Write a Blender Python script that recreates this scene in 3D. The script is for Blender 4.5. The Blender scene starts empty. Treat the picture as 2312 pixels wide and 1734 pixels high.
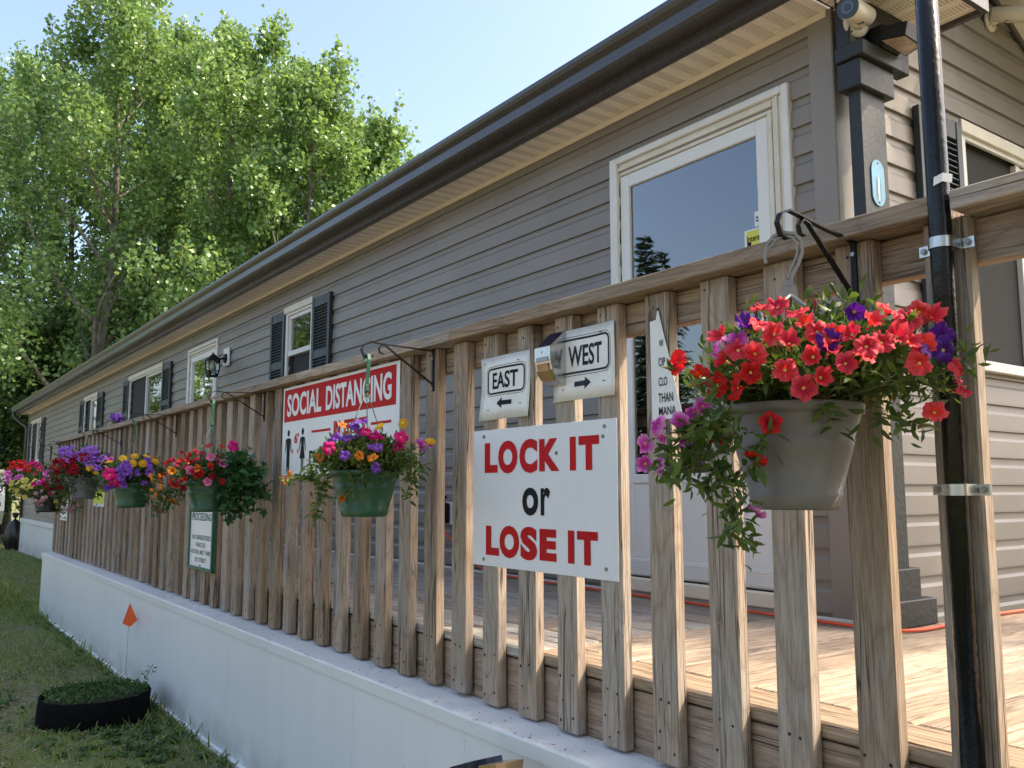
import bpy, bmesh, math, random
import numpy as np
from mathutils import Vector, Matrix
random.seed(7); RNG = np.random.default_rng(7)
R = math.radians
scn = bpy.context.scene
C = scn.collection

# ------------------------------------------------------------------ camera
PW, PH = 2312.0, 1734.0
FPX = 1966.0                                     # focal length in photo pixels
VPX, VPY = -273.8, 1105.8                        # vanishing point of the deck direction
PITCH = math.atan2(VPY - PH/2, FPX)
YAW = math.atan2(-(VPX - PW/2), math.hypot(FPX, VPY - PH/2))
FWD = np.array([-math.cos(YAW)*math.cos(PITCH), math.sin(YAW)*math.cos(PITCH), math.sin(PITCH)])
RGT = np.array([math.sin(YAW), math.cos(YAW), 0.0])
UPV = np.cross(RGT, FWD)
cam_d = bpy.data.cameras.new('camera'); cam = bpy.data.objects.new('camera', cam_d); C.objects.link(cam)
cam_d.sensor_fit = 'HORIZONTAL'; cam_d.sensor_width = 36.0; cam_d.lens = 36.0*FPX/PW
cam_d.clip_start = 0.05; cam_d.clip_end = 3000
cam.matrix_world = Matrix(((RGT[0], UPV[0], -FWD[0], 0), (RGT[1], UPV[1], -FWD[1], 0), (RGT[2], UPV[2], -FWD[2], 0), (0, 0, 0, 1)))
scn.camera = cam

# ------------------------------------------------------------------ sky, sun, exposure
SUN = Vector((0.80, 1.0, 1.45)).normalized()      # direction towards the sun
world = bpy.data.worlds.new('World'); scn.world = world; world.use_nodes = True
wn = world.node_tree.nodes; wl = world.node_tree.links
sky = wn.new('ShaderNodeTexSky'); sky.sky_type = 'NISHITA'; sky.sun_disc = False
sky.sun_elevation = math.asin(SUN.z); sky.sun_rotation = math.atan2(SUN.x, SUN.y)
sky.air_density = 1.0; sky.dust_density = 4.5; sky.ozone_density = 0.4
wl.new(sky.outputs[0], wn['Background'].inputs[0]); wn['Background'].inputs[1].default_value = 0.15
sun_d = bpy.data.lights.new('sun', 'SUN'); sun_d.energy = 2.6; sun_d.angle = R(0.5); sun_d.color = (1.0, 0.86, 0.66)
sun = bpy.data.objects.new('sun', sun_d); C.objects.link(sun)
sun.rotation_euler = (-SUN).to_track_quat('-Z', 'Y').to_euler()
vs = scn.view_settings; vs.view_transform = 'Standard'; vs.look = 'None'; vs.exposure = 1.5; vs.gamma = 1.0; vs.use_curve_mapping = False

# ------------------------------------------------------------------ photo measuring helpers
def ray(p):
    d = FWD*FPX + RGT*(p[0]-PW/2) - UPV*(p[1]-PH/2); return d/np.linalg.norm(d)
def on_y(p, Y): d = ray(p); return d*(Y/d[1])
def on_rng(p, r): d = ray(p); return d*(r/math.hypot(d[0], d[1]))

# ------------------------------------------------------------------ node/material helpers
MATS = {}
class NT:
    def __init__(s, name):
        s.m = bpy.data.materials.new(name); s.m.use_nodes = True
        s.t = s.m.node_tree; s.b = s.t.nodes['Principled BSDF']; s.out = s.t.nodes['Material Output']; MATS[name] = s.m
    def n(s, typ, **kw):
        nd = s.t.nodes.new(typ)
        for k, v in kw.items(): setattr(nd, k, v)
        return nd
    def l(s, a, b): s.t.links.new(a, b)
    def val(s, sock, v):
        if hasattr(v, 'links') or isinstance(v, bpy.types.NodeSocket): s.l(v, sock)
        else: sock.default_value = v
    def math(s, op, a, b=0.0, c=None, clamp=False):
        nd = s.n('ShaderNodeMath', operation=op); nd.use_clamp = clamp
        s.val(nd.inputs[0], a); s.val(nd.inputs[1], b)
        if c is not None: s.val(nd.inputs[2], c)
        return nd.outputs[0]
    def mix(s, fac, a, b, mode='MIX'):
        nd = s.n('ShaderNodeMix', data_type='RGBA', blend_type=mode)
        s.val(nd.inputs[0], fac)
        for i, v in ((6, a), (7, b)):
            if isinstance(v, tuple): nd.inputs[i].default_value = (*v[:3], 1)
            else: s.val(nd.inputs[i], v)
        return nd.outputs[2]
    def coord(s, kind='Object', scale=(1, 1, 1), rnd=True):
        tc = s.n('ShaderNodeTexCoord'); v = tc.outputs[kind]
        if rnd:
            oi = s.n('ShaderNodeObjectInfo')
            vm = s.n('ShaderNodeVectorMath', operation='MULTIPLY'); s.l(oi.outputs['Random'], vm.inputs[0]); vm.inputs[1].default_value = (41, 23, 67)
            va = s.n('ShaderNodeVectorMath', operation='ADD'); s.l(v, va.inputs[0]); s.l(vm.outputs[0], va.inputs[1]); v = va.outputs[0]
        mp = s.n('ShaderNodeVectorMath', operation='MULTIPLY'); s.l(v, mp.inputs[0]); mp.inputs[1].default_value = scale
        return mp.outputs[0]
    def noise(s, vec, scale, detail=4, rough=.55, dist=0.0):
        nd = s.n('ShaderNodeTexNoise'); s.l(vec, nd.inputs['Vector']); nd.inputs['Scale'].default_value = scale
        nd.inputs['Detail'].default_value = detail; nd.inputs['Roughness'].default_value = rough; nd.inputs['Distortion'].default_value = dist
        return nd.outputs['Fac']
    def ramp(s, fac, stops):
        nd = s.n('ShaderNodeValToRGB'); s.l(fac, nd.inputs[0]); el = nd.color_ramp.elements
        while len(el) < len(stops): el.new(0.5)
        for e, (p, c) in zip(el, stops):
            e.position = p; e.color = (*c, 1) if isinstance(c, tuple) else (c, c, c, 1)
        return nd.outputs[0]
    def bump(s, h, strength=.3, dist=.01):
        nd = s.n('ShaderNodeBump'); nd.inputs['Strength'].default_value = strength; nd.inputs['Distance'].default_value = dist
        s.l(h, nd.inputs['Height']); s.l(nd.outputs[0], s.b.inputs['Normal'])
    def set(s, **kw):
        for k, v in kw.items():
            nm = {'color': 'Base Color', 'rough': 'Roughness', 'metal': 'Metallic', 'spec': 'Specular IOR Level', 'sheen': 'Sheen Weight', 'coat': 'Coat Weight'}[k]
            if isinstance(v, tuple): v = (*v[:3], 1)
            s.val(s.b.inputs[nm], v)
        return s.m

def plain(name, col, rough=.5, var=.12, scale=6., metal=0., spec=.5, bump=0., fine=80., dirt=0., dirtcol=(.06, .05, .04)):
    t = NT(name); v = t.coord()
    n1 = t.noise(v, scale, 5); n2 = t.noise(v, fine, 3)
    lo = tuple(c*(1-var) for c in col); hi = tuple(min(1, c*(1+var)) for c in col)
    c = t.ramp(n1, [(.3, lo), (.7, hi)])
    c = t.mix(t.math('MULTIPLY', n2, .25*min(1, var*3)), c, tuple(x*.55 for x in col))
    if dirt > 0:
        m = t.ramp(t.noise(v, scale*2.3, 8, .7), [(.52, 0.), (.75, 1.)])
        c = t.mix(t.math('MULTIPLY', m, dirt), c, dirtcol)
    t.set(color=c, rough=t.math('ADD', rough-.06, t.math('MULTIPLY', n2, .14)), metal=metal, spec=spec)
    if bump > 0: t.bump(n2, bump, .004)
    return t.m

def wood(name, axis, tan=(.36, .262, .182), grey=(.345, .30, .26), dark=(.11, .065, .038), greyness=.62, rough=.75, crack=.95, flat=1):
    """weathered softwood, grain along the given local axis"""
    t = NT(name)
    def sc(a, c): return tuple(a if i == axis else c for i in range(3))
    v = t.coord(scale=sc(.045, 1)); v2 = t.coord(scale=sc(.22, 1)); vo = t.coord()
    oi = t.n('ShaderNodeObjectInfo')
    streak = t.noise(v, 120, 4, .65)
    fine = t.noise(v, 330, 3, .6)
    wide = t.noise(v, 22, 3, .5, .6)
    # growth rings: contour lines of a stretched field
    field = t.noise(v2, 6.5, 1.5, .4, .35)
    rings = t.math('PINGPONG', t.math('MULTIPLY', field, 30.), 1.0)
    rings = t.ramp(rings, [(.35, 0.), (.8, .35), (1., 1.)])
    patch = t.noise(vo, 3.1, 5, .6)
    c = t.mix(t.ramp(streak, [(.32, 0.), (.68, 1.)]), tuple(x*.72 for x in tan), tuple(min(1, x*1.22) for x in tan))
    g = t.math('MULTIPLY', t.math('ADD', t.ramp(patch, [(.38, 0.), (.62, 1.)]), t.math('MULTIPLY', t.math('SUBTRACT', oi.outputs['Random'], .4), 1.5)), greyness, clamp=True)
    gc = t.mix(t.ramp(streak, [(.3, 0.), (.7, 1.)]), tuple(x*.70 for x in grey), tuple(x*1.22 for x in grey))
    c = t.mix(g, c, gc)
    c = t.mix(t.math('MULTIPLY', t.ramp(fine, [(.50, 0.), (.66, 1.)]), .42), c, dark)
    c = t.mix(t.math('MULTIPLY', rings, .30), c, dark)
    c = t.mix(t.math('MULTIPLY', t.ramp(wide, [(.52, 0.), (.70, 1.)]), .24), c, dark)
    # knots
    ks = list(sc(1.9, 8.5)); ks[flat] = 0.0; vk = t.coord(scale=tuple(ks))
    vo2 = t.n('ShaderNodeTexVoronoi'); t.l(vk, vo2.inputs['Vector']); vo2.inputs['Scale'].default_value = 1.0
    sep = t.n('ShaderNodeSeparateColor'); t.l(vo2.outputs['Color'], sep.inputs[0])
    on = t.math('GREATER_THAN', sep.outputs[0], .55)
    kd = t.math('ADD', vo2.outputs['Distance'], t.math('MULTIPLY', t.math('SUBTRACT', t.noise(vo, 70, 3), .5), .10))
    k1 = t.math('MULTIPLY', on, t.ramp(kd, [(.05, 1.), (.085, .9), (.10, .35), (.125, .7), (.15, .3), (.18, .45), (.26, 0.)]))
    c = t.mix(t.math('MULTIPLY', k1, .85), c, (.075, .046, .032))
    # checks (fine dark cracks along the grain)
    vcr = t.coord(scale=sc(.025, 1)); cr = t.noise(vcr, 42, 2, .5, .25)
    cm = t.math('MULTIPLY', t.ramp(t.math('ABSOLUTE', t.math('SUBTRACT', cr, .5)), [(.0, 1.), (.020, 0.)]), t.ramp(t.noise(v2, 6, 2), [(.42, 0.), (.54, 1.)]))
    c = t.mix(t.math('MULTIPLY', cm, crack), c, (.04, .026, .02))
    hsv = t.n('ShaderNodeHueSaturation'); t.l(c, hsv.inputs['Color'])
    t.l(t.math('ADD', .76, t.math('MULTIPLY', oi.outputs['Random'], .46)), hsv.inputs['Value'])
    t.set(color=hsv.outputs[0], rough=rough, spec=.25)
    h = t.math('SUBTRACT', t.math('ADD', t.math('MULTIPLY', streak, .5), t.math('MULTIPLY', fine, .3)), t.math('ADD', t.math('MULTIPLY', cm, .9), t.math('MULTIPLY', k1, .25)))
    t.bump(h, .6, .006)
    return t.m

def leafmat(name, dark, light, trans=.35, tcol=None, rough=.42, spec=.35):
    t = NT(name); g = t.n('ShaderNodeNewGeometry'); v = t.coord(rnd=False)
    oi = t.n('ShaderNodeObjectInfo')
    f = t.math('ADD', t.math('MULTIPLY', g.outputs['Random Per Island'], .75), t.math('MULTIPLY', t.noise(v, 1.1, 2), .35))
    c = t.ramp(f, [(.1, dark), (.9, light)])
    t.set(color=c, rough=rough, spec=spec)
    tr = t.n('ShaderNodeBsdfTranslucent')
    if tcol is None: t.l(t.mix(.35, c, (light[0]*1.7, light[1]*1.5, light[2]*.7)), tr.inputs[0])
    else: tr.inputs[0].default_value = (*tcol, 1)
    mx = t.n('ShaderNodeMixShader'); mx.inputs[0].default_value = trans
    t.l(t.b.outputs[0], mx.inputs[1]); t.l(tr.outputs[0], mx.inputs[2]); t.l(mx.outputs[0], t.out.inputs[0])
    return t.m

def petal(name, col, edge=None, trans=.35):
    t = NT(name); g = t.n('ShaderNodeNewGeometry'); oi = t.n('ShaderNodeObjectInfo'); v = t.coord()
    n = t.noise(v, 60, 3)
    hs = t.n('ShaderNodeHueSaturation'); hs.inputs['Color'].default_value = (*col, 1)
    t.l(t.math('ADD', .78, t.math('MULTIPLY', oi.outputs['Random'], .4)), hs.inputs['Value'])
    t.l(t.math('ADD', .49, t.math('MULTIPLY', oi.outputs['Random'], .02)), hs.inputs['Hue'])
    c = t.mix(t.math('MULTIPLY', n, .3), hs.outputs[0], tuple(x*.55 for x in col))
    if edge:
        tc = t.n('ShaderNodeTexCoord'); sp = t.n('ShaderNodeVectorMath', operation='LENGTH'); t.l(tc.outputs['Object'], sp.inputs[0])
        c = t.mix(t.ramp(sp.outputs['Value'], [(.45, 0.), (.95, 1.)]), c, edge)
    t.set(color=c, rough=.55, spec=.25)
    tr = t.n('ShaderNodeBsdfTranslucent'); t.l(c, tr.inputs[0])
    mx = t.n('ShaderNodeMixShader'); mx.inputs[0].default_value = trans
    t.l(t.b.outputs[0], mx.inputs[1]); t.l(tr.outputs[0], mx.inputs[2]); t.l(mx.outputs[0], t.out.inputs[0])
    return t.m

def glassmat(name, tint=(.82, .86, .86), boost=1.7):
    t = NT(name); fr = t.n('ShaderNodeFresnel'); fr.inputs[0].default_value = 1.5
    v = t.coord(rnd=True); bn = t.n('ShaderNodeBump'); bn.inputs['Strength'].default_value = .035; bn.inputs['Distance'].default_value = .02
    t.l(t.noise(v, 3.0, 2), bn.inputs['Height'])
    gl = t.n('ShaderNodeBsdfGlossy'); gl.inputs['Roughness'].default_value = .015; t.l(bn.outputs[0], gl.inputs['Normal'])
    tr = t.n('ShaderNodeBsdfTransparent'); tr.inputs[0].default_value = (*tint, 1)
    mx = t.n('ShaderNodeMixShader'); t.l(t.math('MULTIPLY', fr.outputs[0], boost, clamp=True), mx.inputs[0])
    t.l(tr.outputs[0], mx.inputs[1]); t.l(gl.outputs[0], mx.inputs[2]); t.l(mx.outputs[0], t.out.inputs[0])
    return t.m

# materials ---------------------------------------------------------
M_balz = wood('weathered_wood_upright', 2)
M_railx = wood('weathered_wood_rail', 0, tan=(.38, .275, .19), greyness=.55)
M_rimx = wood('rim_wood', 0, tan=(.33, .22, .145), greyness=.25)
M_deckx = wood('deck_wood_long', 0, tan=(.40, .33, .255), grey=(.37, .355, .325), greyness=.95, crack=.7, flat=2)
M_decky = wood('deck_wood_cross', 1, tan=(.42, .325, .235), greyness=.3, crack=.7, flat=2)
def siding_mat():
    t = NT('taupe_vinyl_siding'); v = t.coord(rnd=True); vs_ = t.coord(scale=(.25, .25, 1), rnd=True)
    n = t.noise(v, 1.6, 4); gr = t.noise(t.coord(scale=(.04, .04, 1)), 190, 3)
    c = t.ramp(n, [(.3, (.205, .180, .157)), (.7, (.246, .219, .193))])
    st = t.ramp(t.noise(t.coord(scale=(3.5, 3.5, .35)), 3.2, 6, .7), [(.56, 0.), (.8, 1.)])
    c = t.mix(t.math('MULTIPLY', st, .16), c, (.33, .31, .27))
    oi = t.n('ShaderNodeObjectInfo'); hs = t.n('ShaderNodeHueSaturation'); t.l(c, hs.inputs['Color']); t.l(t.math('ADD', .955, t.math('MULTIPLY', oi.outputs['Random'], .09)), hs.inputs['Value'])
    t.set(color=hs.outputs[0], rough=.40, spec=.4); t.bump(t.math('ADD', t.math('MULTIPLY', gr, .3), t.math('MULTIPLY', t.noise(t.coord(scale=(.5, .5, 2)), 2.2, 2), 2.5)), .16, .006); return t.m
M_siding = siding_mat()
M_trim = plain('taupe_trim', (.235, .207, .178), .42, .06, 3, bump=.05)
def soffit_mat():
    t = NT('perforated_beige_soffit'); tc = t.n('ShaderNodeTexCoord'); sp = t.n('ShaderNodeSeparateXYZ'); t.l(tc.outputs['Object'], sp.inputs[0])
    fx = t.math('SUBTRACT', t.math('FRACT', t.math('MULTIPLY', sp.outputs[0], 95.)), .5)
    fy = t.math('SUBTRACT', t.math('FRACT', t.math('MULTIPLY', sp.outputs[1], 95.)), .5)
    d = t.math('SQRT', t.math('ADD', t.math('MULTIPLY', fx, fx), t.math('MULTIPLY', fy, fy)))
    hole = t.math('LESS_THAN', d, .27)
    band = t.math('LESS_THAN', t.math('ABSOLUTE', t.math('SUBTRACT', sp.outputs[0], .035)), .028)
    n = t.noise(t.coord(), 4, 4)
    c = t.ramp(n, [(.3, (.78, .71, .60)), (.7, (.83, .76, .65))])
    c = t.mix(t.math('MULTIPLY', hole, t.math('MULTIPLY', band, .85)), c, (.05, .04, .03))
    t.set(color=c, rough=.5, spec=.35); return t.m
M_soffit = soffit_mat()
M_beige = plain('beige_trim', (.74, .65, .52), .45, .06, 3)
M_gutter = plain('dark_bronze_gutter', (.052, .045, .042), .28, .15, 4, spec=.6)
M_roof = plain('dark_shingles', (.05, .047, .045), .9, .35, 30, bump=.6)
M_white = plain('white_vinyl', (.74, .74, .72), .38, .05, 2, dirt=.12, dirtcol=(.35, .31, .25))
def skirt_mat():
    t = NT('white_skirting'); v = t.coord(rnd=False)
    st = t.noise(t.coord(scale=(1, 1, .08), rnd=False), 9, 6, .65); n = t.noise(v, .9, 4)
    sp = t.n('ShaderNodeSeparateXYZ'); tc = t.n('ShaderNodeTexCoord'); t.l(tc.outputs['Object'], sp.inputs[0])
    low = t.ramp(t.math('ADD', sp.outputs[2], 1.38), [(.0, 1.), (.22, 0.)])
    c = t.ramp(n, [(.3, (.72, .73, .73)), (.7, (.78, .785, .78))])
    c = t.mix(t.math('MULTIPLY', t.ramp(st, [(.45, 0.), (.75, 1.)]), .16), c, (.48, .46, .42))
    c = t.mix(t.math('MULTIPLY', t.math('MULTIPLY', low, t.ramp(t.noise(v, 5, 6, .7), [(.35, 0.), (.7, 1.)])), .75), c, (.26, .21, .15))
    spk = t.ramp(t.noise(v, 70, 2), [(.73, 0.), (.76, 1.)])
    c = t.mix(t.math('MULTIPLY', spk, .6), c, (.12, .1, .08))
    t.set(color=c, rough=.33, spec=.45); return t.m
M_skirt = skirt_mat()
M_frame = plain('window_frame_white', (.70, .69, .66), .4, .06, 5, dirt=.1, dirtcol=(.4, .33, .22))
def casing_mat():
    t = NT('aged_cream_casing'); v = t.coord()
    c = t.mix(t.ramp(t.noise(v, 4, 6, .7), [(.45, 0.), (.7, 1.)]), (.66, .61, .50), (.72, .70, .64))
    c = t.mix(t.math('MULTIPLY', t.ramp(t.noise(v, 14, 8, .75), [(.6, 0.), (.72, 1.)]), .7), c, (.33, .24, .15))
    t.set(color=c, rough=.55); t.bump(t.noise(v, 40, 4), .2, .004); return t.m
M_casing = casing_mat()
M_shutter = plain('slate_blue_shutter', (.030, .040, .050), .45, .15, 5)
M_screen = plain('window_screen', (.02, .02, .021), .8, .2, 40)
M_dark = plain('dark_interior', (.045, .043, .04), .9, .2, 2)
M_glass = glassmat('window_glass')
M_glass2 = glassmat('door_glass', boost=5.0)
M_iron = plain('black_iron', (.008, .008, .009), .5, .3, 20, spec=.25, bump=.25)
M_pipe = plain('black_painted_pipe', (.005, .005, .006), .22, .4, 20, spec=.35, bump=.4, fine=60, dirt=.12, dirtcol=(.08, .08, .09))
M_zinc = plain('zinc_strap', (.55, .55, .53), .3, .12, 12, metal=1.)
M_steel = plain('stainless_steel', (.60, .59, .57), .22, .06, 8, metal=1.)
M_screw = plain('steel_screw', (.32, .31, .30), .4, .2, 20, metal=1.)
M_nail = plain('rusty_nail', (.028, .018, .013), .8, .3, 30)
M_slate = plain('slate_painted_wood', (.013, .016, .0165), .5, .22, 12, bump=.6, fine=45)
M_sign = plain('white_sign_face', (.72, .72, .74), .3, .04, 3, dirt=.06, dirtcol=(.4, .36, .3))
M_paper = plain('laminated_paper', (.76, .74, .70), .22, .06, 6, dirt=.3, dirtcol=(.42, .38, .34), spec=.6)
M_red = plain('sign_red', (.46, .010, .013), .6, .08, 4, spec=.15)
M_black = plain('sign_black', (.012, .012, .013), .6, .2, 10, spec=.15)
M_ink = plain('faded_ink', (.03, .03, .05), .6, .5, 18, spec=.15)
M_green_ink = plain('green_ink', (.02, .10, .075), .5, .3, 14)
M_green_frame = plain('green_frame', (.015, .10, .055), .4, .2, 8, dirt=.3, dirtcol=(.3, .32, .3))
M_navy = plain('solar_cell', (.014, .022, .05), .18, .3, 30)
M_amber = plain('amber_reflector', (.42, .27, .14), .2, .3, 14, metal=.5)
M_potgrey = plain('grey_pot', (.15, .135, .128), .45, .06, 3, bump=.04, dirt=.22, dirtcol=(.30, .28, .23))
M_potgrey2 = plain('charcoal_grey_pot', (.13, .13, .135), .45, .08, 3, dirt=.22, dirtcol=(.30, .28, .23))
M_potgreen = plain('green_pot', (.020, .085, .038), .34, .1, 3, dirt=.22, dirtcol=(.30, .28, .23))
M_potbrown = plain('black_pot', (.016, .013, .012), .4, .2, 3)
M_hgreen = plain('green_hanger', (.03, .11, .075), .4, .15, 5)
M_hgrey = plain('grey_hanger', (.25, .235, .22), .45, .1, 5)
M_soil = plain('potting_soil', (.028, .020, .014), .95, .5, 40, bump=.9)
M_cord = plain('orange_cord', (.62, .085, .03), .5, .1, 8)
M_flag = plain('orange_flag', (.85, .12, .02), .5, .08, 12)
M_camw = plain('cream_camera', (.60, .54, .44), .35, .05, 5)
M_lens = plain('camera_lens', (.008, .01, .016), .08, .3, 10)
M_lensb = plain('camera_lens_ring', (.05, .09, .18), .12, .2, 10)
M_flood = plain('flood_lens', (.42, .34, .26), .25, .35, 14)
M_blue = plain('pale_blue_plate', (.10, .29, .42), .35, .12, 12)
M_bag = plain('black_bag', (.012, .012, .014), .3, .3, 8, bump=.4, fine=25)
M_fabric = plain('black_fabric', (.006, .006, .0065), .95, .3, 40, spec=.08, bump=.5)
M_rv = plain('white_trailer', (.70, .70, .68), .3, .04, 2)
M_rubber = plain('rubber', (.012, .012, .012), .8, .2, 10)
M_yellow = plain('yellow_sticker', (.62, .62, .06), .4, .06, 6)
M_lampglass = glassmat('lamp_glass', tint=(.7, .74, .72), boost=1.6)
M_bulb = plain('bulb_glass', (.75, .74, .70), .2, .05, 4)
M_tag = plain('plant_tag', (.45, .62, .40), .5, .05, 8)
M_leaf = leafmat('petunia_leaf', (.030, .060, .016), (.12, .185, .035))
M_leaf2 = leafmat('dark_leaf', (.018, .045, .016), (.07, .13, .03))
M_dry = leafmat('dry_leaf', (.09, .05, .02), (.2, .13, .05), .2)
M_ivy = leafmat('ivy_leaf', (.014, .05, .02), (.06, .15, .05), .25, rough=.35)
M_tree = leafmat('poplar_leaf', (.045, .110, .030), (.27, .42, .14), .40, rough=.28, spec=.6)
M_treed = leafmat('shade_leaf', (.030, .065, .018), (.13, .21, .05), .36)
M_spruce = leafmat('spruce_needle', (.010, .024, .012), (.028, .055, .024), .1)
M_grass = leafmat('grass_blade', (.070, .120, .030), (.26, .315, .09), .3)
M_weed = leafmat('weed_leaf', (.022, .062, .016), (.08, .15, .04), .3)
def bark():
    t = NT('poplar_bark'); v = t.coord(scale=(1, 1, .5)); n = t.noise(v, 7, 6, .65)
    c = t.ramp(n, [(.35, (.05, .042, .032)), (.5, (.15, .135, .105)), (.7, (.24, .22, .175))]); t.set(color=c, rough=.85); t.bump(n, .6, .03); return t.m
M_bark = bark()
M_stem = plain('green_stem', (.10, .13, .04), .6, .3, 10)
FL = {'coral': petal('coral_petal', (.74, .025, .045), (.84, .085, .115)), 'red': petal('red_petal', (.55, .006, .010), (.74, .020, .018)), 'mag': petal('magenta_petal', (.62, .05, .42), (.72, .28, .62)),
      'hot': petal('hot_pink_petal', (.72, .012, .22)), 'pur': petal('purple_petal', (.10, .012, .26)), 'vio': petal('violet_petal', (.24, .08, .50)),
      'lil': petal('lilac_petal', (.38, .16, .66)), 'crim': petal('crimson_petal', (.34, .006, .020)), 'yel': petal('yellow_petal', (.85, .52, .02)),
      'lem': petal('lemon_petal', (.80, .72, .18)), 'ora': petal('orange_petal', (.80, .24, .02)), 'pink': petal('pink_petal', (.66, .18, .40)), 'pale': petal('pale_pink_petal', (.75, .42, .50))}
M_throat = plain('flower_throat', (.62, .42, .10), .6, .2, 30)
M_throatd = plain('flower_dark_throat', (.05, .006, .02), .6, .2, 30)
def ground_mat():
    t = NT('patchy_lawn_soil'); v = t.coord(rnd=False)
    n = t.noise(v, .8, 6, .65); f = t.noise(v, 26, 6, .7); vo = t.n('ShaderNodeTexVoronoi'); t.l(v, vo.inputs['Vector']); vo.inputs['Scale'].default_value = 55
    soil = t.mix(f, (.085, .070, .050), (.24, .205, .155))
    stone = t.ramp(vo.outputs['Distance'], [(.2, (.34, .31, .27)), (.6, (.10, .085, .065))])
    soil = t.mix(t.ramp(t.noise(v, 2.1, 5), [(.42, 0.), (.6, .75)]), soil, stone)
    gr = t.mix(f, (.075, .10, .028), (.21, .23, .072))
    c = t.mix(t.ramp(n, [(.36, 0.), (.56, 1.)]), soil, gr)
    t.set(color=c, rough=.95, spec=.15); t.bump(f, .8, .03); return t.m
M_ground = ground_mat()
M_pebble = plain('pebble', (.30, .275, .24), .85, .4, 9)

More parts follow.
